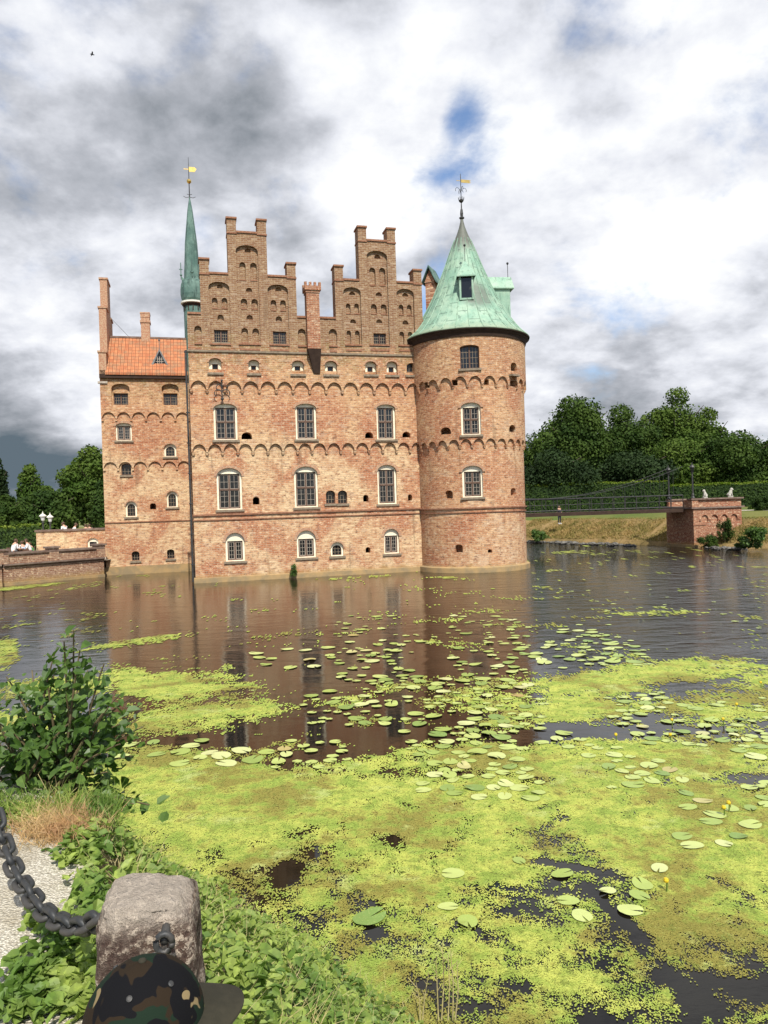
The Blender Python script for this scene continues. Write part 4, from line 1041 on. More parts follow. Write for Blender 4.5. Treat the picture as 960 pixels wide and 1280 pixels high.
def hedge(label, p0, p1, h_, thick, z0, mat_='leaf_hedge', dens=110, leaf=.115, seed=5, name='hedge'):
    g = np.random.default_rng(seed)
    d = Vector((p1[0]-p0[0], p1[1]-p0[1], 0)); L = d.length; d.normalize(); nn = Vector((-d.y, d.x, 0))
    root = thing(name, label, 'hedge', (p0[0], p0[1], z0))
    n = int(dens*L*(h_*2+thick)/3)
    u = g.random(n)*L; side = g.random(n); top = side < thick/(h_*2+thick)
    v = np.where(top, (g.random(n)-.5)*thick, np.where(g.random(n) < .5, -.5, .5)*thick); z = np.where(top, h_, g.random(n)*h_)
    v = v+g.normal(size=n)*.06; z = z+g.normal(size=n)*.05+.06*np.sin(u*1.3)
    c = np.stack([d.x*u+nn.x*v, d.y*u+nn.y*v, z], 1)
    nr = np.stack([np.where(top, 0, nn.x*np.sign(v)), np.where(top, 0, nn.y*np.sign(v)), np.where(top, 1., .1)], 1)+g.normal(size=(n, 3))*.5
    nr /= np.linalg.norm(nr, axis=1, keepdims=True); a = np.cross(nr, g.normal(size=(n, 3))); a /= np.linalg.norm(a, axis=1, keepdims=True); b_ = np.cross(nr, a)
    s_ = leaf*(.6+.8*g.random(n))[:, None]
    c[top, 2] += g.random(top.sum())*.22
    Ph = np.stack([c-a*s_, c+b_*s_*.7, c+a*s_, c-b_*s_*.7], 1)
    quads('foliage', Ph[~top], mat_, root); quads('sunlit_top', Ph[top], 'leaf_sunlit', root)  # top quads take the painted sunlit tone, the sides the darker one
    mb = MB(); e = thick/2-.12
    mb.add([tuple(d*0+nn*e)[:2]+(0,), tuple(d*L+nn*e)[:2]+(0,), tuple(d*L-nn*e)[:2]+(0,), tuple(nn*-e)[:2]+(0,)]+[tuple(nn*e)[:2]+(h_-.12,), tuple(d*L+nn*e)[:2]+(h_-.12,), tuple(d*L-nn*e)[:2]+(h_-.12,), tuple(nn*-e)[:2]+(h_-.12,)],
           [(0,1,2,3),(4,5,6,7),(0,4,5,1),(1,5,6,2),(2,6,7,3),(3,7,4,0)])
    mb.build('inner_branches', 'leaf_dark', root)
    return root
p0 = at_depth(600, 610, 98); p1 = at_depth(832, 606, 95); p2 = at_depth(1010, 606, 90)
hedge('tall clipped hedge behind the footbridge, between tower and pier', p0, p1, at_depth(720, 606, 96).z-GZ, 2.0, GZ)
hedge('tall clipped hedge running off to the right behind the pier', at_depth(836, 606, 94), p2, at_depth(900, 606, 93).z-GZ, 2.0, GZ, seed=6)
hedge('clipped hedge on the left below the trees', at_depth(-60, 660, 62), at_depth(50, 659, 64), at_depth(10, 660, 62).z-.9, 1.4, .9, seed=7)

def bush(name, label, p, w_, h_, mat_, n=900, leaf=.22, seed=2, cat='bush'):
    global rng
    rng = np.random.default_rng(seed); random.seed(seed)
    root = thing(name, label, cat, p)
    cs = [(random.uniform(-.3, .3)*w_, random.uniform(-.3, .3)*w_, h_*random.uniform(.12, .78)) for _ in range(14)]; cs = [(x*(1.25-.7*z/h_), y*(1.25-.7*z/h_), z) for x, y, z in cs]; rs = [(w_*random.uniform(.13, .24), w_*.2, h_*.2) for _ in cs]
    quads('foliage', leaf_cloud(cs, rs, int(n*2.2), leaf*.66, .6, .2, .3), mat_, root)
    st = MB()
    for i in range(6): a = i*1.05; st.tube([(0, 0, -.1), (w_*.15*math.cos(a), w_*.15*math.sin(a), h_*.4), (w_*.3*math.cos(a), w_*.3*math.sin(a), h_*.75)], [.03, .02, .008], 5)
    st.build('stem', 'stem', root)
    return root
def bank_pt(px, py, z=.6): return water_pt(px, py, z)

# ================================================================== bridge pier, footbridge
pa = water_pt(868, 685, 0); pe0 = water_pt(834, 682.5, 0)
nc = Vector((pa.x, pa.y, 0)); sd_ = Vector((pe0.x-pa.x, pe0.y-pa.y, 0)); pier_ang = math.atan2(sd_.y, sd_.x)-PI/2; PW = sd_.length; Lr = 4.05
pier = thing('bridge_pier', 'red brick bridge pier with parapet and blind arches on the far bank', 'bridge pier', nc, pier_ang)
def pz(px, py, y): return at_depth(px, py, y).z
ptop = pz(868, 623.5, nc.y); pcor = pz(868, 636, nc.y)
pier_b = MB(); slab(pier_b, rect(0, Lr, -1, pcor), [arch(.95+i*.82, .56, pcor-1.0, pcor-.48, .28) for i in range(4)], 0, .12)
pier_b.box(0.002, Lr-.002, .12, PW, -1, pcor-.002)
pier_b.build('base', 'brick_red', pier)
MB().box(.05, Lr+.02, .05, .3, pcor+.12, ptop-.08).build('parapet', 'brick_red', pier); MB().box(.05, Lr+.02, PW-.3, PW-.05, pcor+.12, ptop-.08).build('parapet', 'brick_red', pier)
MB().box(-.12, .4, -.05, .45, pcor+.12, ptop-.07).build('parapet_pier', 'brick_red', pier)
MB().box(-.12, .14, .46, PW*.32, pcor+.12, ptop-.12).build('parapet', 'brick_red', pier)
MB().box(-.2, Lr+.2, -.12, PW+.1, pcor, pcor+.12).build('cornice', 'coping', pier)
MB().box(-.2, Lr+.15, -.12, .5, ptop-.08, ptop+.03).build('coping', 'coping', pier); MB().box(-.02, Lr+.15, PW-.4, PW+.02, ptop-.08, ptop+.03).build('coping', 'coping', pier)
for i in range(5): MB().box(.54+i*.82-.08, .54+i*.82+.08, -.05, .1, pcor-.92, pcor-.8).build('bracket', 'trim', pier)
MB().box(-.06, 1.0, -.05, .1, pcor-1.25, pcor-1.15).build('string_course', 'trim', pier)
MB().box(-.1, .3, -.12, PW, -1, .22).build('footing', 'stone', pier)
def pier_w(x, y, z): return (Matrix.Translation(nc) @ Matrix.Rotation(pier_ang, 4, 'Z')) @ Vector((x, y, z))
def lamp_post(p, h_, label, group, white=True, bigl=1.0):
    root = thing('lamp_post', label, 'lamp post', p, 0, group)
    a = MB(); a.lathe([(.13, 0), (.15, .08), (.10, .2), (.10, h_*.12), (.06, h_*.16), (.055, h_*.75), (.09, h_*.76), (.09, h_*.78), (.04, h_*.8), (.04, h_-.62)], 10); a.build('pole', 'iron', root)
    l = MB(); q = h_-.6; l.lathe([(.07, q), (.12, q+.05), (.20*bigl, q+.38)], 8); lo_ = l.build('lantern', 'lampglass' if white else 'glass', root)
    c_ = MB(); c_.lathe([(.27*bigl, q+.37), (.25*bigl, q+.41), (.12, q+.53), (.06, q+.55), (.06, q+.62), (.02, q+.65), (.02, q+.72), (.005, q+.76)], 10); c_.build('cap', 'white_ring' if white else 'iron', root)
    return root
hp_ = pz(872, 580, nc.y+1)
lamp_post(pier_w(.14, .2, ptop), pz(872, 580, nc.y)-ptop, 'black lamp post on the near corner of the bridge pier', 'lamp posts on the bridge pier', False, .75)
lamp_post(pier_w(.1, PW-.3, ptop), pz(840, 584, nc.y+3.5)-ptop, 'black lamp post on the castle side of the bridge pier', 'lamp posts on the bridge pier', False, .75)
def lion(p, label, rz):
    root = thing('lion_statue', label, 'statue', p, rz)
    b_ = MB(); b_.box(-.28, .28, -.2, .2, 0, .12); b_.build('pedestal', 'marble', root)
    s_ = MB()
    s_.tube([(.18, 0, .2), (.14, 0, .38), (.0, 0, .6), (-.06, 0, .78), (-.1, 0, .9)], [.20, .22, .19, .17, .13], 12)
    s_.sphere((-.13, 0, .98), .17, 12, sq=(1.05, .9, 1)); s_.sphere((-.28, 0, .93), .08, 10)
    for y in (-.09, .09):
        s_.tube([(-.1, y, .62), (-.16, y, .35), (-.18, y, .14)], [.075, .055, .05], 8); s_.sphere((-.22, y, .15), .06, 8, sq=(1.3, 1, .7))
        s_.sphere((.12, y*1.7, .24), .13, 10, sq=(1.2, .7, 1)); s_.tube([(.1, y*1.9, .16), (-.06, y*1.9, .15)], .05, 8); s_.sphere((-.08, y*1.2, 1.12), .04, 8)
    s_.tube([(.35, 0, .16), (.42, .05, .3), (.36, .08, .45)], [.03, .025, .035], 6)
    s_.build('lion', 'marble', root, smooth=True); root.scale = (.56,)*3 if rz < 1 else (.62,)*3
lion(pier_w(1.15, .2, ptop+.03), 'pale seated lion statue on the pier parapet near the lamp post', .2)
lion(pier_w(3.3, .2, ptop+.03), 'larger pale lion statue at the right end of the pier parapet', 2.9)

# suspension footbridge from pier towards the castle
fb = thing('footbridge', 'dark iron suspension footbridge with railings running from pier to castle', 'footbridge', pier_w(-.1, PW*.55, pcor+.05))
fw = fb.location.copy(); end = CM @ Vector((19.0, 12.0, 0)); end.z = fw.z-.15
bd = end-fw; Lb = Vector((bd.x, bd.y, 0)).length; ang = math.atan2(bd.y, bd.x); fb.rotation_euler = (0, 0, ang)
dk_ = MB(); dk_.box(0, Lb, -1.1, 1.1, -.28, -.02); dk_.build('deck', 'dark', fb)
ra = MB()
for s_ in (-1.05, 1.05):
    ra.tube([(0, s_, 1.0), (Lb, s_, 1.0)], .045, 5); ra.tube([(0, s_, .55), (Lb, s_, .55)], .02, 4); ra.tube([(0, s_, .12), (Lb, s_, .12)], .03, 4)
    for i in range(int(Lb/.9)+1): ra.tube([(i*.9, s_, -.1), (i*.9, s_, 1.0)], .03, 4)
ra.build('railing', 'iron', fb)
sus = MB()
for s_ in (-1.15, 1.15):
    pts = [(Lb*u, s_, 1.05+2.1*(1-u/.62)**2 if u < .62 else 1.05+1.5*((u-.62)/.38)**2) for u in np.linspace(0, 1, 24)]
    sus.tube(pts, .02, 5)
    for p in pts[1:-1]: sus.tube([p, (p[0], p[1], 1.0)], .012, 4)
sus.build('suspension_chain', 'iron', fb)

M['rock'] = varied('dark wet boulder', (.04, .038, .034), (.17, .16, .14), 2.5, .85, .6, .05)
# boulders along the foot of the far bank
random.seed(5)
stone_me = []
for k in range(4):
    bm = bmesh.new(); bmesh.ops.create_icosphere(bm, subdivisions=2, radius=.5)
    for v in bm.verts: v.co *= random.uniform(.78, 1.15); v.co.z *= .7
    me = bpy.data.meshes.new('boulder'); bm.to_mesh(me); bm.free(); me.materials.append(M['rock']); stone_me.append(me)
for i in range(58):
    u = i/57; px = 662+u*168 if i < 46 else 884+(i-46)*4.3
    p = water_pt(px+random.uniform(-1, 1), float(np.interp(px, [662, 700, 760, 800, 840, 880, 925, 975], [676.5, 678, 680, 681, 683, 684.5, 685.5, 686]))+random.uniform(.0, 1.0)+(1.1 if 775 < px < 870 else 0), random.uniform(.0, .12))
    o_ = bpy.data.objects.new('boulder', stone_me[i % 4]); COL.objects.link(o_); o_.location = p
    s_ = random.uniform(.22, .6); o_.scale = (s_*1.2, s_, s_*.9); o_.rotation_euler = (0, 0, random.random()*6)
    if i < 46: tag(o_, 'grey boulder in the row at the waterline between tower and bridge pier', 'boulder', 'boulders between tower and bridge pier')
    else: tag(o_, 'grey boulder at the waterline right of the bridge pier', 'boulder', 'boulders right of the bridge pier')
bush('bush', 'dark bush climbing the foot of the bridge pier', nc+Vector((1.9, -.8, .5)), 1.3, 1.9, 'leaf_a', 1300, .15, 41)
bush('bush', 'low green bush at the near corner of the pier in the water', nc+Vector((.5, -.9, 0)), 1.7, 1.15, 'leaf_a', 1200, .14, 42)
bush('bush', 'leafy green clump at the waterline on the right edge', bank_pt(947, 684, .3), 1.9, 1.5, 'leaf_shrub', 1500, .22, 43)
bush('bush', 'dark low clump left of the bright reeds on the right bank', bank_pt(931, 685, .2), 1.2, .9, 'leaf_a', 800, .2, 44)
bush('bush', 'small green tuft at the foot of the bank beside the tower', bank_pt(674, 676, .2), 1.8, 1.2, 'leaf_shrub', 500, .25, 45)
bush('topiary_ball', 'round clipped topiary ball at the right edge', at_depth(953, 640, 62), 1.7, 1.5, 'leaf_hedge', 2200, .2, 46, 'topiary')
bush('topiary_ball', 'small pale clipped ball beside the hedge near the pier end', at_depth(942, 640, 70), 1.4, .7, 'leaf_b', 900, .2, 47, 'topiary')
cb = bush('bush', 'small bright green plant growing from the castle plinth at the waterline', CM @ Vector((fac(366.5, 717)[0], -.3, .1)), .55, .75, 'leaf_shrub', 260, .12, 48, 'plant')

# ================================================================== left: moat wall, terrace, back wall
P0 = water_pt(126, 721)+Vector((0, .25, 0)); P1 = water_pt(0, 733)+Vector((0, .25, 0)); P0.z = 0; P1.z = 0; _d = P1-P0; P2 = P1+_d*.9+Vector((-1.5, 1.2, 0)); P3 = P2+_d*6+Vector((-20, 10, 0))
terr = MB().add([(P0.x+.3, P0.y+.1, 1.0), (P1.x, P1.y+.2, 1.0), (P2.x, P2.y+.2, 1.0), (P3.x, P3.y+.2, 1.0), (-400, P3.y, 1.0), (-400, 112, 1.0), (-19.5, 112, 1.0)], [tuple(range(6, -1, -1))])
tag(terr.build('terrace', 'gravel_far', recalc=False), kind='structure')
mw = thing('moat_wall', 'low brick moat wall with piers and a dark string band left of the castle', 'wall', P0)
wb = MB(); cpb = MB(); bnd = MB(); prs = MB(); ft = MB()
def seg(a, b_):
    d = b_-a; L = d.length; m_ = Matrix.Translation(a-P0) @ Matrix.Rotation(math.atan2(d.y, d.x), 4, 'Z')
    # outside (water side) is to the left of travel (towards -x,-y => +y local is water side)
    return m_, L
for a, b_ in ((P0, P1), (P1, P2), (P2, P3)):
    m_, L = seg(a, b_)
    wb.box(0, L, -.25, .25, -1, 1.02, m_); wb.box(0, L, -.2, .2, 1.21, 1.74, m_)
    bnd.add([(0, .25, 1.02), (L, .25, 1.02), (L, .42, 1.13), (0, .42, 1.13), (L, .42, 1.22), (0, .42, 1.22), (L, -.25, 1.22), (0, -.25, 1.22), (L, -.25, 1.02), (0, -.25, 1.02)],
            [(0, 1, 2, 3), (3, 2, 4, 5), (5, 4, 6, 7), (7, 6, 8, 9), (9, 8, 1, 0), (0, 3, 5, 7, 9), (1, 8, 6, 4, 2)], m_)
    cpb.box(0, L, -.3, .3, 1.74, 1.85, m_); ft.box(0, L, -.25, .33, -1, .16, m_)
wb.build('wall', 'brick_old', mw); bnd.build('string_band', 'coping', mw); cpb.build('coping', 'coping', mw); ft.build('footing', 'stone', mw)
for a, b_, us in ((P0, P1, (.03, .52, 1.0)), (P1, P2, (.55, 1.0))):
    m_, L = seg(a, b_)
    for u in us:
        q = MB(); q.box(L*u-.28, L*u+.28, -.27, .29, 1.221, 1.95, m_); po = q.build('pier', 'brick_old', mw)
        q = MB(); q.box(L*u-.36, L*u+.36, -.34, .36, 1.95, 2.05, m_); q.build('cap', 'coping', po)
# rear garden wall
bw = thing('garden_wall', 'pale brick garden wall with one small arched window beside the left wing', 'wall', CM @ Vector((AL, AT+3.2, 0)), YAW)
bl = AL-fac(45, 664, AT+3.2)[0]; bz = fac(90, 663.5, AT+3.2)[1]
b_w = fac(116.2, 678, AT+3.2); wx = b_w[0]-AL; wz0 = fac(116, 684, AT+3.2)[1]; wz1 = fac(116, 672.5, AT+3.2)[1]
wm = MB(); slab(wm, rect(-bl, 0, 0, bz), [arch(wx, .68, wz0, wz1, .28)], 0, .4); wm.build('wall', 'brick', bw)
gl_ = MB(); gl_.prism(arch(wx, .67, wz0, wz1, .28), .12, .18); wno = gl_.build('window', 'plaster', bw)
gb = MB(); gb.box(wx-.22, wx+.22, .08, .115, wz0+.08, wz0+.36); gb.build('pane', 'glass', wno)
MB().box(-bl-.08, 0, -.08, .48, bz, bz+.13).build('coping', 'coping', bw)
MB().box(-bl+.001, -bl+.4, .401, 6, 0, bz-.01).build('return_wall', 'brick_old', bw)
tag(MB().box(AL-bl+.4, AL-.02, AT+3.62, AT+12, .9, 1.9, CM).build('upper_terrace', 'gravel_far'), kind='structure')
def bwp(px, py, z): # a point on terrace level z seen at that pixel column
    return None
lamp_post(at_depth(54, 660, 57)*1 - Vector((0, 0, at_depth(54, 660, 57).z-1.0)), at_depth(54, 641.5, 57).z-1.0, 'white-topped lantern, the left of the pair above the garden wall', 'pair of terrace lanterns', True, 1.05)
lamp_post(at_depth(63, 660, 58)*1 - Vector((0, 0, at_depth(63, 660, 58).z-1.0)), at_depth(63, 643, 58).z-1.0, 'white-topped lantern, the right of the pair above the garden wall', 'pair of terrace lanterns', True, 1.0)

# ================================================================== people
def skin_mesh(joints, edges, radii, sub=2):
    me = bpy.data.meshes.new('sk'); me.from_pydata(joints, edges, []); ob = bpy.data.objects.new('sk', me); COL.objects.link(ob)
    md = ob.modifiers.new('s', 'SKIN'); md.use_smooth_shade = True
    for i, r_ in enumerate(radii):
        v = me.skin_vertices[0].data[i]; v.radius = r_ if isinstance(r_, tuple) else (r_, r_); v.use_root = (i == 0)
    s2 = ob.modifiers.new('u', 'SUBSURF'); s2.levels = sub; s2.render_levels = sub
    bpy.context.view_layer.update()
    out = bpy.data.meshes.new_from_object(ob.evaluated_get(bpy.context.evaluated_depsgraph_get()))
    bpy.data.objects.remove(ob); bpy.data.meshes.remove(me); return out
def person(label, loc, rz, H=1.7, pose='sit', shirt='cloth_white', legs_='cloth_dark', shoes=None, group=None, cap=False, fine=False):
    root = thing('person', label, 'person', loc, rz, group)
    s = H/1.7; J = {}; 
    lean = .16 if pose == 'sit' else 0.0
    hip = .50 if pose == 'sit' else .92
    J['pel'] = (0, 0, hip); J['wst'] = (lean*.3, 0, hip+.16); J['che'] = (lean*.8, 0, hip+.36); J['shc'] = (lean*1.1, 0, hip+.5); J['nek'] = (lean*1.25, 0, hip+.57); J['hed'] = (lean*1.5+.02, 0, hip+.68); J['top'] = (lean*1.55+.0, 0, hip+.77)
    for n_, y in (('L', .19), ('R', -.19)):
        J['sh'+n_] = (lean*1.1, y, hip+.48)
        if pose == 'sit':
            J['el'+n_] = (lean+.06, y*1.25, hip+.22); J['wr'+n_] = (lean+.3, y*.8, hip+.22); J['ha'+n_] = (lean+.38, y*.7, hip+.23)
            J['hp'+n_] = (.02, y*.5, hip-.03); J['kn'+n_] = (.42, y*.6, hip-.0); J['an'+n_] = (.42, y*.6, .08); J['to'+n_] = (.56, y*.65, .03)
        else:
            J['el'+n_] = (-.02, y*1.25, hip+.2); J['wr'+n_] = (.06, y*1.3, hip-.03); J['ha'+n_] = (.09, y*1.28, hip-.11)
            J['hp'+n_] = (0, y*.5, hip-.06); J['kn'+n_] = (.03, y*.52, .5); J['an'+n_] = (-.01, y*.52, .08); J['to'+n_] = (.14, y*.56, .03)
    R = dict(pel=.13, wst=.12, che=.145, shc=.11, nek=.055, hed=.10, top=.075, sh=.065, el=.043, wr=.03, ha=.035, hp=.085, kn=.058, an=.038, to=.032)
    E = [('pel', 'wst'), ('wst', 'che'), ('che', 'shc'), ('shc', 'nek'), ('nek', 'hed'), ('hed', 'top')]
    for n_ in 'LR': E += [('shc', 'sh'+n_), ('sh'+n_, 'el'+n_), ('el'+n_, 'wr'+n_), ('wr'+n_, 'ha'+n_), ('pel', 'hp'+n_), ('hp'+n_, 'kn'+n_), ('kn'+n_, 'an'+n_), ('an'+n_, 'to'+n_)]
    if fine:
        for n_, sg_ in (('L', 1), ('R', -1)):
            h_ = Vector(J['ha'+n_])
            for k in range(5):
                d = Vector((.018*(k-1.5), 0, -.045)) if k < 4 else Vector((.045, -.01*sg_, -.015))
                J['f%d%s' % (k, n_)] = tuple(h_+Vector((.012*(k-1.5), 0, -.02))+d*.5); J['g%d%s' % (k, n_)] = tuple(h_+Vector((.012*(k-1.5), -.012*sg_, -.02))+d*(1+.12*(1.5-abs(k-1.5))))
                R['f%d' % k] = .009; R['g%d' % k] = .007
                E += [('ha'+n_, 'f%d%s' % (k, n_)), ('f%d%s' % (k, n_), 'g%d%s' % (k, n_))]
    def rad(k): return R[k] if k in R else R[k[:-1]]
    def sub(keys, f_, extra=None):
        ks = [k for k in J if k in keys]; ix = {k: i for i, k in enumerate(ks)}
        jj = [tuple(c*s for c in (extra[k] if extra and k in extra else J[k])) for k in ks]
        return skin_mesh(jj, [(ix[a], ix[b_]) for a, b_ in E if a in ix and b_ in ix], [rad(k)*s*f_ for k in ks], 2 if fine else 1)
    body = link('body', sub(list(J), 1.0), 'skin', root)
    top_k = ['pel', 'wst', 'che', 'shc', 'shL', 'shR', 'elL', 'elR']
    link('shirt', sub(top_k, 1.16), shirt, root)
    link('trousers', sub(['pel', 'hpL', 'hpR', 'knL', 'knR']+(['anL', 'anR'] if pose != 'sit' else ['anL', 'anR']), 1.17), legs_, root)
    hx, _, hz = J['hed']
    if not cap:
        hb = MB(); hb.sphere(((hx-.02)*s, 0, (hz+.035)*s), .118*s, 12, sq=(1, .92, 1)); hb.build('hair', 'hair', root, smooth=True)
    fb_ = MB()
    fb_.sphere(((hx+.105)*s, 0, (hz-.005)*s), .02*s, 6); fb_.sphere(((hx+.0)*s, .1*s, (hz)*s), .025*s, 6, sq=(.7, .5, 1.2)); fb_.sphere(((hx+.0)*s, -.1*s, (hz)*s), .025*s, 6, sq=(.7, .5, 1.2))
    fb_.build('face_features', 'skin', body)
    ey = MB()
    for y in (-.035, .035): ey.sphere(((hx+.088)*s, y*s, (hz+.02)*s), .012*s, 8)
    ey.build('eyes', 'iron', body)
    mo = MB(); mo.sphere(((hx+.088)*s, 0, (hz-.045)*s), .022*s, 8, sq=(.4, 1.1, .35)); mo.build('mouth', 'trim', body)
    sh_ = MB()
    for n_ in 'LR':
        a = Vector(J['an'+n_])*s; b_ = Vector(J['to'+n_])*s; sh_.tube([a+Vector((-.04*s, 0, -.03*s)), a+Vector((.03*s, 0, -.02*s)), b_], [.045*s, .05*s, .04*s], 8)
    sh_.build('shoes', shoes or 'cloth_dark', root)
    return root, Vector((hx*s, 0, hz*s))
def gp_(px, z, y): p = at_depth(px, 650, y); return Vector((p.x, y, z))
def seat_for(p, rz, label):
    r_ = thing('garden_chair', label, 'chair', p, rz, 'chairs on the castle terraces')
    MB().box(-.2, .25, -.22, .22, .36, .40).build('seat', 'wood', r_); MB().box(-.24, -.2, -.22, .22, .4, .85).build('backrest', 'wood', r_)
    for x in (-.19, .22):
        for y in (-.19, .19): MB().box(x-.02, x+.02, y-.02, y+.02, 0, .36).build('leg', 'wood', r_)
ppl = [(14, 674.5, 44.5, 1.0, 'cloth_white', 'person in a white shirt leaning forward on the lower terrace, furthest left'),
       (22, 676, 45.0, 2.6, 'cloth_white', 'person in white beside the leaning one behind the moat wall'),
       (28.5, 679, 46.0, 2.4, 'cloth_blue', 'person in pale blue in the middle of the lower terrace'),
       (37, 674, 46.5, 3.6, 'cloth_white', 'person in white at the corner of the garden wall'),
       (41, 677, 46.9, 3.6, 'cloth_green', 'person in green by the corner of the garden wall')]
for px, z, y, rz, shirt, lab in ppl:
    p = gp_(px, 1.0, y); p.z = max(1.005, at_depth(px, z, y).z-1.32); person(lab, p, rz, 1.75 if shirt != 'cloth_green' else 1.6, 'sit', shirt); seat_for(p, rz, 'wooden chair under the '+lab.split(',')[0].replace('person', 'guest')[:60])
ups = [(82.5, 2.30, 52.0, 2.9, 'cloth_white', 'person in white bending over the garden wall, left of the pair'),
       (90, 2.26, 52.4, .4, 'cloth_white', 'person in white and a pale hat seated right of the bending one'),
       (107, 2.1, 53.0, 2.0, 'cloth_dark', 'person of whom only the head shows above the wall, further from the wing'),
       (113.5, 2.1, 53.0, 2.5, 'cloth_white', 'person of whom only the head shows above the wall, nearest the wing')]
for px, z, y, rz, shirt, lab in ups:
    p = gp_(px, z, y); zt_ = {82.5: 652.5, 90: 654, 107: 658.6, 113.5: 658.6}[px]
    p.z = at_depth(px, zt_, y).z-1.30*1.7/1.7
    person(lab, Vector((p.x, p.y, max(p.z, 1.91))), rz, 1.7, 'sit', shirt); seat_for(Vector((p.x, p.y, max(p.z, 1.91))), rz, 'wooden chair behind the garden wall under the guest '+('left of the pair' if px < 85 else 'right of the pair' if px < 95 else 'further from the wing' if px < 110 else 'nearest the wing'))
pb2 = at_depth(699.5, 655, 71.0)
person('person in dark clothes and white shoes standing on the dry bank below the footbridge', Vector((pb2.x, pb2.y, pb2.z)), -1.2, 1.72, 'stand', 'cloth_dark', 'cloth_dark', 'cloth_white')

# ================================================================== floating plants
def vnoise(x, y, seed=0):
    xi = np.floor(x).astype(np.int64); yi = np.floor(y).astype(np.int64); fx = x-xi; fy = y-yi
    fx = fx*fx*(3-2*fx); fy = fy*fy*(3-2*fy)
    def hsh(a, b_):
        h_ = (a*374761393+b_*668265263+seed*974634777) & 0xffffffff; h_ = ((h_ ^ (h_ >> 13))*1274126177) & 0xffffffff
        return ((h_ ^ (h_ >> 16)) & 0xffff)/65535.0
    return (hsh(xi, yi)*(1-fx)+hsh(xi+1, yi)*fx)*(1-fy)+(hsh(xi, yi+1)*(1-fx)+hsh(xi+1, yi+1)*fx)*fy
def fbm(x, y, seed=0, oct_=5, gain=.55):
    s_ = 0; a = 1; t_ = 0
    for i in range(oct_): s_ = s_+a*vnoise(x*2**i, y*2**i, seed+i*17); t_ += a; a *= gain
    return s_/t_
# where the carpet lies thick or thin, measured on the photograph: (cx, cy, rx, ry, angle deg, weight)
BL = [(8, 820, 20, 22, 0, .9), (175, 803, 80, 5.5, -8, .75), (205, 797, 60, 4, -6, .3), (205, 858, 85, 20, 3, .8), (60, 862, 95, 16, 0, .75), (240, 898, 150, 20, -4, .75), (60, 905, 110, 24, 0, .7),
      (170, 990, 330, 52, 0, .8), (60, 960, 150, 30, 0, .5), (400, 905, 55, 8, 0, -.15), (450, 1010, 250, 38, 0, .75),
      (600, 868, 85, 24, -3, .62), (640, 905, 80, 12, -2, .45), (520, 910, 60, 12, 0, .15), (760, 850, 120, 20, -4, .85), (870, 838, 90, 16, -4, .8), (720, 885, 110, 20, 0, .8), (900, 880, 110, 26, 0, .75), (960, 842, 60, 22, 0, .6),
      (620, 950, 120, 22, 0, .7), (860, 950, 170, 32, 0, .75), (700, 1010, 330, 52, 0, .85), (960, 1050, 250, 90, 0, .75),
      (220, 1080, 190, 62, 0, .8), (520, 1075, 320, 65, 0, .62), (820, 1180, 260, 130, 0, .72), (480, 1190, 200, 90, 0, .52), (620, 1240, 160, 90, 0, .6), (900, 1280, 200, 60, 0, .6),
      (640, 747, 60, 2.5, 0, .35), (860, 768, 90, 3.5, 0, .33), (905, 737, 80, 2.5, -2, .32), (740, 772, 50, 2.5, 0, .25), (30, 734, 45, 2.2, -6, .9), (440, 722, 60, 1.6, -3, .6), (560, 722, 30, 1.5, 0, .6), (740, 690, 60, 3.5, 0, .35), (590, 800, 70, 5, 0, .12), (120, 768, 45, 2.5, 0, .25), (700, 714, 40, 1.6, 0, .3),
      (420, 880, 60, 12, -4, .45), (470, 900, 70, 10, 0, .45), (380, 935, 60, 9, 0, .45), (560, 940, 90, 12, -3, .6), (540, 850, 70, 8, -5, .4), (470, 955, 80, 12, 0, .6), (300, 862, 60, 10, 0, .3), (600, 810, 60, 7, 0, .3), (580, 780, 70, 4, 0, .25),
      # open water
      (255, 927, 70, 8, 0, -.75), (345, 955, 30, 12, 0, -.6), (400, 940, 70, 20, 0, -.55), (470, 925, 60, 22, 0, -.35), (750, 915, 55, 10, 5, -.5), (850, 858, 40, 6, 0, -.45), (660, 925, 30, 16, 0, -.4), (560, 930, 40, 12, 0, -.25), (930, 975, 50, 12, 8, -.3),
      (385, 1055, 28, 16, 10, -.55), (362, 1095, 20, 34, -25, -.5), (500, 1005, 30, 6, 12, -.55), (492, 1060, 16, 34, 5, -.5), (450, 1130, 34, 24, 25, -.65), (470, 1165, 22, 18, 0, -.5), (720, 1085, 80, 7, 10, -.65), (655, 1060, 22, 10, 0, -.4), (780, 1150, 62, 12, 42, -.75),
      (850, 1230, 75, 16, 42, -.78), (915, 1110, 70, 9, 25, -.55), (770, 1200, 24, 10, 0, -.3), (530, 1235, 28, 55, -8, -.8), (580, 1190, 30, 8, 30, -.4), (655, 1235, 40, 16, 0, -.35), (600, 1265, 30, 16, 0, -.4), (560, 1130, 40, 8, 0, -.2), (640, 1110, 40, 7, 5, -.3), (420, 1090, 30, 6, 0, -.3), (700, 975, 60, 4, 5, -.15)]
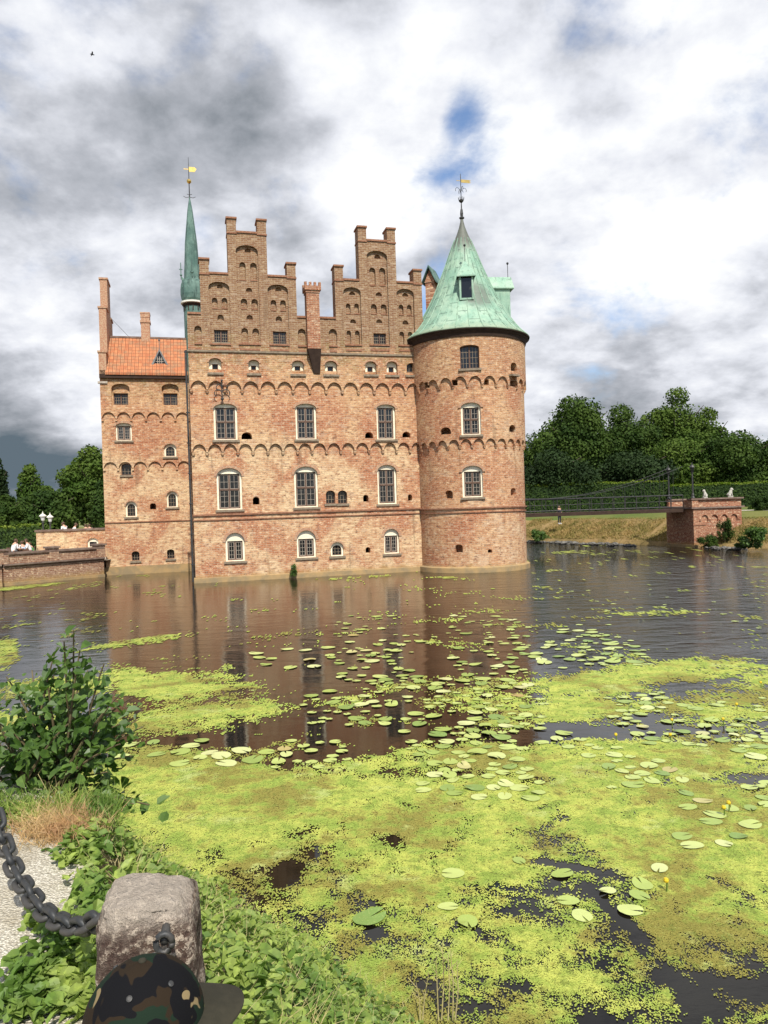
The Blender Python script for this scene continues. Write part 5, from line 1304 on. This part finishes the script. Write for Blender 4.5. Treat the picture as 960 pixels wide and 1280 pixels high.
def dens_px(PX, PY):
    D = np.full(PX.shape, -.40)+.10*np.clip((PY-950)/40, 0, 1)-.08*np.clip((PY-1030)/60, 0, 1)+.05*np.clip((PX-560)/60, 0, 1)*np.clip((PY-850)/40, 0, 1)
    pos = np.zeros(PX.shape); neg = np.zeros(PX.shape)
    for cx, cy, rx, ry, an_, wt in BL:
        a = math.radians(an_); dx_ = PX-cx; dy_ = PY-cy
        u = (dx_*math.cos(a)+dy_*math.sin(a))/rx; v = (-dx_*math.sin(a)+dy_*math.cos(a))/(ry*(.72 if wt < 0 else 1))
        g = np.exp(-(u*u+v*v)**1.5)*wt
        if wt > 0: pos = np.maximum(pos, g)+.25*np.minimum(pos, g)
        else: neg = np.minimum(neg, g)
    return D+np.minimum(pos, .80)-.10*np.clip((PY-1040)/200, 0, 1)+neg*.72
def proj_np(X, Y):
    Q = np.array(RC.transposed()) @ np.stack([X.ravel(), Y.ravel(), np.full(X.size, -EYE)])
    return (CX+F_PX*Q[0]/-Q[2]).reshape(X.shape), (CY-F_PX*Q[1]/-Q[2]).reshape(X.shape)
def carpet():
    ys = [3.6]
    while ys[-1] < 84: ys.append(ys[-1]+max(.009, 1.3*ys[-1]**2/(F_PX*EYE)))
    P = []
    for y0, y1 in zip(ys, ys[1:]):
        dx_ = max(.008, 1.3*y0/F_PX); n = int(1.12*y0/dx_)+2
        xs = (np.arange(-n//2, n//2+1))*dx_
        X = xs; Y = np.full(X.shape, (y0+y1)/2)
        PX, PY = proj_np(X, Y)
        D = dens_px(PX, PY)
        nz = (fbm(X*.55+40, Y*.55+9, 1, 6, .62)-.5)*1.25 + (fbm(X*2.6, Y*2.6, 9, 5, .8)-.5)*1.35 + (np.random.default_rng(int(y0*1000)).random(X.shape)-.5)*.42
        lim = D+nz*np.clip(1.0+.75*(PY-980)/280, 1.0, 1.75)
        k = np.where(lim > .08)[0]
        # keep clear of the bank, the castle and the pier
        if len(k) == 0: continue
        x = X[k]; j = .35*dx_; g = np.random.default_rng(int(y0*777))
        r_ = lambda: g.uniform(-j, j, len(k))
        zz_ = g.uniform(.004, .0075, len(k))*(1 if y0 < 20 else 2)
        q = np.stack([np.stack([x-dx_*.55+r_(), np.full(len(k), y0)+r_(), zz_], 1), np.stack([x+dx_*.55+r_(), np.full(len(k), y0)+r_(), zz_+g.uniform(0, .0015, len(k))], 1),
                      np.stack([x+dx_*.55+r_(), np.full(len(k), y1)+r_(), zz_+g.uniform(0, .0015, len(k))], 1), np.stack([x-dx_*.55+r_(), np.full(len(k), y1)+r_(), zz_], 1)], 1)
        P.append(q)
    return np.concatenate(P)
dw = quads('duckweed', carpet(), 'duckweed'); tag(dw, 'bright yellow-green duckweed carpet floating on the moat', 'duckweed', kind='stuff')

random.seed(21)
def pad_mesh(r_=1.0):
    mb = MB(); n = 22; vs = [(0, 0, 0)]
    ph = random.random()*6; warp = random.choice((0, 0, 1, 3, 5))
    for i in range(n+1):
        a = .16+(2*PI-.32)*i/n; q = r_*(1+.035*math.sin(3*a+ph)+random.uniform(-.015, .015))
        vs.append((q*math.cos(a), q*math.sin(a)*.9, .035*max(0, math.sin(a+ph))**3*warp+.018*math.sin(2*a+ph)+random.uniform(0, .02)))
    mb.add(vs, [(0, i, i+1) for i in range(1, n+1)])
    me = bpy.data.meshes.new('lily_pad'); me.from_pydata(mb.v, [], mb.f); me.materials.append(M['pad']); return me
pads = [pad_mesh() for _ in range(14)]
placed = []
def put_pads(n, x0, x1, y0, y1, rmin, rmax, label, group, diag=0.0, tries=60):
    c_ = 0
    for _ in range(n*tries):
        if c_ >= n: break
        px = random.uniform(x0, x1); py = random.uniform(y0, y1)+(px-x0)*diag
        p = water_pt(px, py, .016); r_ = random.uniform(rmin, rmax)
        if vnoise(np.array([p.x*.9+5]), np.array([p.y*.5]), 4)[0] < .38: continue
        if any((p.x-q[0])**2+(p.y-q[1])**2 < (.82*(r_+q[2]))**2 for q in placed): continue
        placed.append((p.x, p.y, r_)); c_ += 1
        o_ = bpy.data.objects.new('lily_pad', random.choice(pads)); COL.objects.link(o_)
        o_.location = p; o_.scale = (r_, r_*random.uniform(.78, 1.0), r_); o_.rotation_euler = (random.uniform(-.03, .03), random.uniform(-.03, .03), random.random()*2*PI)
        tag(o_, label, 'lily pad', group)
lone = bpy.data.objects.new('lily_pad', pads[0]); COL.objects.link(lone); lone.location = water_pt(462, 1146, .02); lone.scale = (.16, .13, .13); lone.rotation_euler = (0, 0, .6); placed.append((lone.location.x, lone.location.y, .2))
tag(lone, 'single green lily pad on dark open water nearest the bank', 'lily pad')
put_pads(85, 420, 662, 768, 862, .12, .19, 'small pale lily pad afloat on the brown reflection of the round tower', 'lily pads on the tower reflection')
put_pads(12, 310, 420, 806, 835, .13, .2, 'yellow-green lily pad in the loose patch on the castle front reflection', 'lily pads on the castle front reflection')
put_pads(34, 662, 800, 786, 828, .13, .22, 'pale lily pad on the near-black water right of the tower reflection', 'lily pads on the black water')
put_pads(48, 345, 660, 862, 945, .10, .17, 'round lily pad on brown water between duckweed patches in mid moat', 'lily pads in mid moat')
put_pads(16, 150, 350, 925, 955, .11, .18, 'lily pad at the dark gap in the duckweed right of the shrub', 'lily pads by the dark gap')
put_pads(30, 440, 700, 925, 1000, .09, .14, 'light green lily pad among thick duckweed below the tower reflection', 'lily pads below the tower reflection')
put_pads(40, 690, 960, 870, 985, .09, .15, 'light green lily pad among the duckweed on the right of the moat', 'lily pads on the right')
put_pads(14, 840, 958, 990, 1060, .09, .13, 'flat green lily pad near the right edge in the foreground duckweed', 'foreground pads near the right edge')
put_pads(12, 560, 830, 1060, 1180, .08, .12, 'half-covered lily pad in the foreground duckweed in the lower right', 'foreground pads lower right')
# the many smaller pads beyond the largest three hundred
random.seed(99); small = MB()
for x0, x1, y0, y1, n in ((420, 665, 775, 865, 75), (560, 960, 865, 985, 85), (340, 560, 870, 960, 45), (665, 820, 790, 835, 25), (700, 950, 735, 790, 22)):
    c_ = 0
    for _ in range(n*40):
        if c_ >= n: break
        p = water_pt(random.uniform(x0, x1), random.uniform(y0, y1), .014); r_ = random.uniform(.06, .11)
        if vnoise(np.array([p.x*.9+5]), np.array([p.y*.5]), 4)[0] < .33 or any((p.x-q[0])**2+(p.y-q[1])**2 < (.9*(r_+q[2]))**2 for q in placed): continue
        placed.append((p.x, p.y, r_)); c_ += 1; a0 = random.random()*6.28; m_ = 12; w_ = random.uniform(.75, 1)
        small.add([p]+[(p.x+r_*math.cos(a0+.2+5.9*i/m_), p.y+r_*w_*math.sin(a0+.2+5.9*i/m_), p.z+random.uniform(0, .008)) for i in range(m_+1)], [(0, i, i+1) for i in range(1, m_+1)])
tag(small.build('small_lily_pads', 'pad', recalc=False), 'scatter of small pale lily pads between the larger ones in mid moat', 'lily pads', kind='stuff')
# yellow water-lily buds on short stems
fl = [(921, 886), (904, 905), (840, 906), (770, 925), (838, 925), (905, 1019), (911, 1013), (833, 1113), (951, 858)]
for k, (px, py) in enumerate(fl):
    p = water_pt(px, py+2, 0); r_ = thing('water_lily_flower', 'small yellow water-lily bud standing above the duckweed on the right of the moat', 'flower', p, 0, 'yellow water-lily buds')
    MB().tube([(0, 0, -.05), (.01, 0, .09)], .008, 5).build('stem', 'leaf_cover', r_)
    q = MB(); q.lathe([(.010, .088), (.022, .095), (.026, .11), (.018, .128), (.006, .13)], 8); q.build('petals', 'petal' if 'petal' in M else M.setdefault('petal', varied('yellow petals', (.62, .46, .02), (.5, .36, .02), 9, .5, 0)), r_)

# ================================================================== near bank vegetation
def bank_sample(n, g, umin=0.0, umax=1.0, i0=3.0, i1=9.5, bias=1.0):
    s_ = i0+(i1-i0)*g.random(n); i = np.minimum(s_.astype(int), len(pe)-2); f = s_-i
    u = umin+(umax-umin)*g.random(n)**bias
    pa_ = np.array(pe); wa = np.array(we)
    a = pa_[i]*(1-f)[:, None]+pa_[i+1]*f[:, None]; b_ = wa[i]*(1-f)[:, None]+wa[i+1]*f[:, None]
    xy = a*(1-u)[:, None]+b_*u[:, None]; uc = np.clip(u, 0, 1)
    z = PATH_Z*(1-uc)**1.15-.22*uc
    return np.concatenate([xy, z[:, None]], 1), u, s_
def leaf_poly(c, nr, size, g, asp=.62):
    """heart-ish six-point leaves as two quads folded along the midrib"""
    n = len(c); nr = nr/np.linalg.norm(nr, axis=1, keepdims=True)
    a = np.cross(nr, g.normal(size=(n, 3))); a /= np.linalg.norm(a, axis=1, keepdims=True); b_ = np.cross(nr, a)
    s_ = size[:, None]; up_ = nr*s_*.14
    base = c-a*s_*.5; tip = c+a*s_*.62-nr*s_*.12
    l1 = c-a*s_*.28+b_*s_*asp*.5+up_; l2 = c+a*s_*.18+b_*s_*asp*.42+up_
    r1 = c-a*s_*.28-b_*s_*asp*.5+up_; r2 = c+a*s_*.18-b_*s_*asp*.42+up_
    return np.concatenate([np.stack([base, l1, l2, tip], 1), np.stack([base, tip, r2, r1], 1)])
g = np.random.default_rng(77)
c0, u0, s0 = bank_sample(62000, g, -.12, 1.02, 3.6, 10.0)
dn = fbm(c0[:, 0]*1.6+8, c0[:, 1]*1.6, 31, 4)
keep = (dn > .36) | (u0 > .35)
keep &= ~((u0 < .10) & (s0 < 6.2) & (dn < .55))
keep &= g.random(len(u0)) < np.clip(1.25-1.0*(u0 > .92), .2, 1)
Qp = np.array(RC.transposed()) @ (c0-np.array([0, 0, EYE])).T; PXc = CX+F_PX*Qp[0]/-Qp[2]; PYc = CY-F_PX*Qp[1]/-Qp[2]
# the gravel stays bare to the left of a ragged line along the path edge
lineX = np.interp(PYc, [985, 1030, 1060, 1120, 1180, 1230, 1300], [175, 128, 112, 118, 105, 75, 60])+(fbm(c0[:, 0]*5, c0[:, 1]*5, 61, 3)-.5)*90
keep &= (PXc > lineX) & (g.random(len(u0)) < np.clip((fbm(c0[:, 0]*2.6, c0[:, 1]*2.6, 71, 4)-.36)*6, .06, 1))
c0 = c0[keep]; hgt = (.03+.17*g.random(len(c0))**1.3)*(.5+1.3*fbm(c0[:, 0]*2.5, c0[:, 1]*2.5, 55, 3))
c0[:, 2] += hgt
nr = g.normal(size=(len(c0), 3))*.42; nr[:, 2] += 1
P = leaf_poly(c0, nr, .020+.050*g.random(len(c0))**2.0, g, .75)
tag(quads('ground_cover', P, 'leaf_cover'), 'tangle of bright green heart-shaped leaves covering the near bank', 'ground cover', kind='stuff')
# thin stems and grass blades poking through
def blades(name, c, h_, w_, mat_, g, spread=.35, label=None, cat=None):
    n = len(c); d = g.normal(size=(n, 3))*spread; d[:, 2] = 1; d /= np.linalg.norm(d, axis=1, keepdims=True)
    sd = np.cross(d, g.normal(size=(n, 3))); sd /= np.linalg.norm(sd, axis=1, keepdims=True); hh = h_[:, None]
    m_ = c+d*hh*.5; bend = g.normal(size=(n, 3))*.18*hh; bend[:, 2] = -np.abs(bend[:, 2]); t_ = c+d*hh+bend
    P = np.concatenate([np.stack([c-sd*w_, c+sd*w_, m_+sd*w_*.8, m_-sd*w_*.8], 1), np.stack([m_-sd*w_*.8, m_+sd*w_*.8, t_+sd*w_*.15, t_-sd*w_*.15], 1)])
    return tag(quads(name, P, mat_), label, cat, kind='stuff')
c1, u1, _ = bank_sample(6000, g, 0, .98, 3.6, 9.5); blades('dry_stems', c1, .12+.22*g.random(len(c1)), .0022, 'stalk', g, .5, 'thin dry grass stems scattered through the bank plants', 'grass')
def ground_at(px, py, z=PATH_Z): p = water_pt(px, py, z); return np.array([p.x, p.y, p.z])
cs = []
for _ in range(2600):
    px = random.gauss(72, 24); py = random.gauss(1038, 9); cs.append(ground_at(px, py))
cs = np.array(cs); blades('dry_grass', cs, .05+.13*g.random(len(cs)), .0018, 'straw', g, .7, 'pinkish dry grass tuft under the shrub beside the gravel path', 'grass')
cs = []
for _ in range(1500):
    px = random.uniform(-20, 150); py = random.gauss(1018, 8); cs.append(ground_at(px, py))
cs = np.array(cs); blades('green_grass', cs, .06+.14*g.random(len(cs)), .003, 'leaf_cover', g, .6, 'green grass at the foot of the shrub', 'grass')
# little weeds creeping onto the gravel
cw = []
for (px, py, n, sx_, sy_) in ((85, 1075, 60, 12, 6), (30, 1028, 60, 12, 3), (92, 1180, 90, 16, 10), (45, 1160, 40, 10, 5), (75, 1215, 260, 28, 14), (80, 1255, 320, 36, 14), (118, 1110, 160, 14, 22), (40, 1230, 60, 14, 10), (110, 1060, 200, 14, 10), (20, 1270, 60, 20, 8), (310, 1225, 90, 22, 12), (100, 1170, 130, 20, 12)):
    for _ in range(n): q = ground_at(random.gauss(px, sx_), random.gauss(py, sy_)); q[2] += random.uniform(.005, .07); cw.append(q)
cw = np.array(cw); nr = g.normal(size=(len(cw), 3))*.45; nr[:, 2] += 1
tag(quads('weeds', leaf_poly(cw, nr, .03+.035*g.random(len(cw)), g, .75), 'leaf_cover'), 'small green weeds spreading over the gravel beside the chain and bollard', 'weeds', kind='stuff')
# taller dry stalks at the water's edge
st_root = thing('dry_stalks', 'tall dry pale stalks standing at the water edge at the bottom', 'plant', water_pt(548, 1268, .05))
bpos = st_root.location
for k, (px, py, bx) in enumerate(((553, 1178, 552), (563, 1186, 566), (545, 1195, 548), (571, 1200, 569), (536, 1215, 528), (560, 1190, 560), (520, 1228, 525))):
    tp = at_depth(px, py, bpos.y-.02*k); bp = at_depth(bx, 1275, bpos.y-.02*k)
    q = MB(); mp = (tp+bp)/2+Vector((random.uniform(-.02, .02), 0, 0)); q.tube([bp-bpos, mp-bpos, tp-bpos], [.006, .0045, .002], 5)
    for j in range(4):
        f = .45+.14*j; c_ = bp.lerp(tp, f)-bpos; q.tube([c_, c_+Vector((random.uniform(-.06, .06), random.uniform(-.03, .03), .05))], [.003, .001], 4)
    q.build('stalk', 'stalk', st_root)

# rough dry grass standing on the far bank
gb_ = np.random.default_rng(3); ii = [i for i, p in enumerate(edge) if 12 < p[0] < 40 and 42 < p[1] < 84]
nb_ = 26000; k_ = gb_.integers(ii[0], ii[-1], nb_); f_ = gb_.random(nb_); dd = gb_.random(nb_)*3.9+.3
E_ = np.array(edge); T_ = E_[k_+1]-E_[k_]; Tn = T_/np.linalg.norm(T_, axis=1, keepdims=True)
bxy = E_[k_]+T_*f_[:, None]+np.stack([-Tn[:, 1], Tn[:, 0]], 1)*dd[:, None]
bz_ = np.interp(dd, [.1, 1.2, 2.4, 3.8, 5.0], [.25, .75, 1.35, 2.0, 2.26])-.03
M['bank_straw'] = leaf_mat('dry bank grass', (.30, .21, .09), (.17, .15, .05), .8, .15, .95, .05)
blades('bank_grass', np.concatenate([bxy, bz_[:, None]], 1), .10+.25*gb_.random(nb_)**2*(1.2-dd/6), .028, 'bank_straw', gb_, .45, 'rough dry yellow grass on the slope of the far bank', 'grass')

# the shrub on the left
def shrub():
    base = Vector((-2.35, 4.95, PATH_Z-.12))
    root = thing('shrub', 'leafy dark green shrub with long arching shoots at the left edge', 'shrub', base)
    g = np.random.default_rng(91); random.seed(91)
    D = base.y
    tips = [(92, 788), (80, 802), (100, 812), (68, 818), (110, 838), (150, 868), (172, 900), (130, 830), (165, 872), (180, 908), (186, 1006), (40, 838), (8, 846), (-30, 860), (120, 862), (95, 850), (60, 860), (150, 930), (165, 945), (135, 965), (20, 880), (-20, 900), (110, 900), (85, 905), (60, 905), (150, 988), (178, 1001), (168, 1005), (142, 998), (-60, 880),
            (105, 935), (45, 930), (10, 935), (75, 965), (30, 975), (-30, 950), (120, 1000), (100, 985), (150, 905), (70, 835), (25, 858), (0, 905), (135, 885), (-80, 920), (160, 1003)]
    st = MB(); lc = []; ln = []; ls = []
    for k, (px, py) in enumerate(tips):
        tp = at_depth(px, py, D+g.uniform(-.45, .5))-base
        b0 = Vector((g.uniform(-.25, .2), g.uniform(-.2, .2), 0))
        mid_ = b0.lerp(tp, .5)+Vector((0, 0, .10*abs(tp.z)+.06))
        pts = []
        for i in range(15):
            f = i/14; p = b0*(1-f)**2+mid_*2*f*(1-f)+tp*f*f; pts.append(p)
        st.tube(pts, [.012*(1-.62*i/14) for i in range(15)], 5)
        n_l = int(10+16*(tp-b0).length)
        for j in range(n_l):
            f = .28+.72*(j+random.random()*.4)/n_l; q = b0*(1-f)**2+mid_*2*f*(1-f)+tp*f*f
            side = 1 if j % 2 else -1
            ax = (tp-b0).normalized().cross(Vector((0, 1, .2))).normalized()
            off = ax*side*.045+Vector((random.gauss(0, .022), random.gauss(0, .035), random.gauss(-.012, .012)))
            lc.append(tuple(q+off)); ln.append((random.gauss(0, .6), random.gauss(-.55, .5), random.gauss(.75, .4))); ls.append(random.uniform(.045, .078)*(1.0 if f < .9 else .7))
            if random.random() < .35: 
                lc.append(tuple(q+Vector((random.gauss(0, .06), random.gauss(0, .09), random.gauss(0, .04))))); ln.append((random.gauss(0, .6), random.gauss(-.3, .5), random.gauss(.8, .4))); ls.append(random.uniform(.05, .09))
    for _ in range(220):     # inner mass
        a = random.random()*2*PI; r_ = .62*math.sqrt(random.random()); lc.append((r_*math.cos(a)-.12, r_*math.sin(a)*.8, random.uniform(.05, .55)*(1-.35*r_))); ln.append((random.gauss(0, .6), random.gauss(-.3, .6), random.gauss(.6, .4))); ls.append(random.uniform(.05, .09))
    st.build('branches', 'stem', root)
    P = leaf_poly(np.array(lc), np.array(ln), np.array(ls), g, .8)
    quads('foliage', P, 'leaf_shrub', root)
shrub()

# ================================================================== granite bollard, chain, child
def bollard_mesh(w_=.30, h_=.56, seed=3):
    bm = bmesh.new(); bmesh.ops.create_cube(bm, size=1)
    bmesh.ops.scale(bm, vec=(w_, w_*.95, h_), verts=bm.verts); bmesh.ops.translate(bm, vec=(0, 0, h_/2), verts=bm.verts)
    bmesh.ops.bevel(bm, geom=bm.edges[:]+bm.verts[:], offset=.06, segments=4, affect='EDGES', profile=.6)
    bmesh.ops.subdivide_edges(bm, edges=bm.edges, cuts=8, use_grid_fill=True)
    bmesh.ops.triangulate(bm, faces=[f for f in bm.faces if len(f.verts) > 4])
    from mathutils import noise as mn
    for v in bm.verts:
        tap = 1+.10*(1-v.co.z/h_) - .16*max(0, (v.co.z/h_-.82)/.18)**1.5; v.co.x *= tap; v.co.y *= tap
        if v.co.z > h_*.9: v.co.z += -.03*(v.co.x/w_)*1.2 - .02*((v.co.x/w_)**2+(v.co.y/w_)**2)*2
        d = mn.noise(v.co*9+Vector((seed, 0, 0)))*.018+mn.noise(v.co*30)*.010
        v.co += v.co.normalized()*d if v.co.z > h_*.95 else Vector((v.co.x, v.co.y, 0)).normalized()*d
    me = bpy.data.meshes.new('block'); bm.to_mesh(me); bm.free(); return me
bpx = at_depth(186, 1115, 2.42)
BP = Vector((bpx.x, 2.42, PATH_Z-.03)); BH = bpx.z-BP.z+.02
boll = thing('bollard', 'rough lichen-spotted granite bollard with an iron chain at its side', 'bollard', BP, .22)
link('block', bollard_mesh(.295, BH, 3), 'granite', boll, smooth=True)
ebm = MB(); epx = at_depth(206, 1172, 2.25)-BP; epl = Matrix.Rotation(-.22, 3, 'Z') @ epx
ebm.tube([(epl.x, epl.y+.14, epl.z), (epl.x, epl.y-.02, epl.z)], .014, 8)
ebm.tube([(epl.x+.024*math.cos(t_), epl.y-.03, epl.z+.028*math.sin(t_)) for t_ in np.linspace(0, 2*PI, 14)], .010, 7)
ebm.build('eye_bolt', 'iron', boll, smooth=True)
ebl = MB(); _l = Matrix.Rotation(-.22, 3, 'Z') @ (at_depth(128, 1146, 2.42)-BP); ebl.tube([(_l.x-.015, _l.y, _l.z), (_l.x+.08, _l.y, _l.z)], .014, 8); ebl.build('eye_bolt', 'iron', boll, smooth=True)
def link_mesh():
    mb = MB(); L = .056; W = .029; r_ = .0125
    pts = []
    for k in range(28):
        a = 2*PI*k/28; c_, s_ = math.cos(a), math.sin(a); pts.append(((L-W)*(1 if c_ > 0 else -1)*min(1, abs(c_)*3)+W*c_*.9, W*s_, 0))
    pts.append(pts[0]); mb.tube(pts, r_, 9)
    me = bpy.data.meshes.new('link'); me.from_pydata(mb.v, [], mb.f); me.materials.append(M['iron']); me.polygons.foreach_set('use_smooth', [True]*len(me.polygons)); return me
LM = link_mesh()
def chain(path, label, group=None):
    root = thing('chain', label, 'chain', path[0]); d_ = []; P_ = [Vector(p) for p in path]
    seg_ = [(b_-a).length for a, b_ in zip(P_, P_[1:])]; tot = sum(seg_); step = .078; n = int(tot/step)
    def pt(s_):
        for a, b_, l in zip(P_, P_[1:], seg_):
            if s_ <= l: return a.lerp(b_, s_/l)
            s_ -= l
        return P_[-1]
    for k in range(n+1):
        a = pt(max(0, k*step-.03)); b_ = pt(min(tot, k*step+.03)); c_ = pt(k*step); d = (b_-a).normalized()
        o_ = bpy.data.objects.new('link', LM); COL.objects.link(o_); o_.parent = root
        q = d.to_track_quat('X', 'Z') @ Euler((PI/2*(k % 2)+.35+random.uniform(-.15, .15), 0, 0)).to_quaternion()
        o_.matrix_local = Matrix.Translation(c_-P_[0]) @ q.to_matrix().to_4x4()
    return root
cpath_px = [(-60, 880, 3.9), (-22, 965, 3.62), (2, 1045, 3.38), (20, 1090, 3.2), (38, 1118, 3.02), (58, 1142, 2.86), (82, 1155, 2.7), (106, 1158, 2.56), (128, 1146, 2.42)]
cp3 = [at_depth(x, y, d) for x, y, d in cpath_px]
sm3 = []
for i in range(len(cp3)-1):
    p0_ = cp3[max(i-1, 0)]; p1_ = cp3[i]; p2_ = cp3[i+1]; p3_ = cp3[min(i+2, len(cp3)-1)]
    for k in range(8):
        f = k/8; sm3.append(.5*((2*p1_)+(-p0_+p2_)*f+(2*p0_-5*p1_+4*p2_-p3_)*f*f+(-p0_+3*p1_-3*p2_+p3_)*f**3))
sm3.append(cp3[-1])
chain(sm3, 'heavy dark iron chain sagging from the left edge to the bollard')
_c = at_depth(206, 1178, 2.235); c2 = [_c+Vector((.02, -.03, -.13)), _c+Vector((.03, -.04, -.16)), _c+Vector((.10, -.12, -.30)), _c+Vector((.3, -.4, -.42)), _c+Vector((.7, -.9, -.42))]
chain(c2, 'second iron chain hanging from the front of the bollard behind the cap')
# the bollard the chain comes from, outside the left edge
pB = cp3[0]
b2 = thing('bollard', 'second granite bollard outside the left edge holding the far end of the chain', 'bollard', (pB.x-.15, pB.y+.02, PATH_Z-.03), .1)
link('block', bollard_mesh(.30, BH+.15, 8), 'granite', b2, smooth=True)

# child in a camouflage cap
hc = at_depth(188, 1262, 1.40)                     # centre of the head
HC = 1.02
ground_z = PATH_Z
kid, hd = person('person, a child seen from above, in a camouflage cap beside the bollard', Vector((0, 0, 0)), 0, HC, 'stand', 'cloth_dark', 'cloth_dark', None, None, True, True)
kr = math.radians(32)
hdw = Matrix.Rotation(kr, 3, 'Z') @ hd
sc_k = (hc.z-.02-ground_z)/hd.z
kid.scale = (sc_k,)*3; kid.rotation_euler = (0, 0, kr)
kid.location = (hc.x-hdw.x*sc_k, hc.y-hdw.y*sc_k, ground_z)
def cap_obj():
    # crown: ellipsoidal dome in kid space, brim towards +x
    hx, hz = hd.x, hd.z; s_ = 1/sc_k
    mb = MB(); n = 32; m_ = 12; vs = []; fs = []
    rx, ry, rz_ = .112*s_, .098*s_, .112*s_
    for i in range(m_+1):
        ph = (PI/2)*i/m_*1.02
        for k in range(n):
            th = 2*PI*k/n; seam = 1-.012*abs(math.cos(3*th))**14
            vs.append((hx-.012*s_+rx*math.sin(ph)*math.cos(th)*seam, ry*math.sin(ph)*math.sin(th)*seam, hz+.005*s_+rz_*math.cos(ph)*seam))
    for i in range(m_):
        for k in range(n): j = (k+1) % n; fs.append((i*n+k, (i+1)*n+k, (i+1)*n+j, i*n+j))
    mb.add(vs, fs)
    crown = mb.build('cap', 'camo', kid, smooth=True)
    b_ = MB(); N_ = 18; vs = []; fs = []
    for r_ in range(7):
        f = r_/6
        for k in range(N_+1):
            a = -1.15+2.3*k/N_; x = rx*math.cos(a)-.012*s_; y = ry*math.sin(a)
            ex = .075*s_*math.cos(a*1.15)**.6 if abs(a*1.15) < PI/2 else 0
            vs.append((hx+x+ex*f*1.1, y*(1+.02*f), hz+.008*s_-.02*s_*f*f-.18*(y*y)/(ry)*(.4+f*.5)))
    for r_ in range(6):
        for k in range(N_): a = r_*(N_+1)+k; fs.append((a, a+1, a+N_+2, a+N_+1))
    off = len(vs); vs += [(x, y, z-.004*s_) for x, y, z in vs]; fs += [tuple(i+off for i in f[::-1]) for f in fs]
    b_.add(vs, fs); b_.build('brim', 'camo_brim', crown, smooth=True)
    q = MB(); q.sphere((hx-.012*s_, 0, hz+rz_+.005*s_), .008*s_, 10, sq=(1, 1, .6)); q.build('button', 'camo_brim', crown, smooth=True)
    e = MB(); 
    for th in (2.1, -2.1, 1.05, -1.05):
        ph = .72; c_ = Vector((hx-.012*s_+rx*math.sin(ph)*math.cos(th), ry*math.sin(ph)*math.sin(th), hz+.005*s_+rz_*math.cos(ph))); e.lathe([(.001, 0), (.0055*s_, 0), (.0055*s_, .002*s_), (.003*s_, .003*s_)], 12, mtx=Matrix.Translation(c_) @ Vector((math.cos(th)*math.sin(ph), math.sin(th)*math.sin(ph), math.cos(ph))).to_track_quat('Z', 'Y').to_matrix().to_4x4())
    e.build('eyelets', 'iron', crown)
cap_obj()

# a distant bird
bq = at_depth(115, 68, 60); bird = thing('bird', 'tiny dark bird gliding in the grey cloud at the upper left', 'bird', bq, .5)
q = MB(); q.tube([(-.16, 0, 0), (-.05, 0, .0), (.1, 0, 0), (.2, 0, .01)], [.01, .05, .045, .01], 8)
for s_ in (-1, 1): q.add([(.08, 0, .02), (-.06, 0, .02), (-.04, s_*.22, .07), (.05, s_*.22, .08), (-.05, s_*.42, .03)], [(0, 1, 2, 3), (3, 2, 4)])
q.build('body', 'cloth_dark', bird, recalc=False)
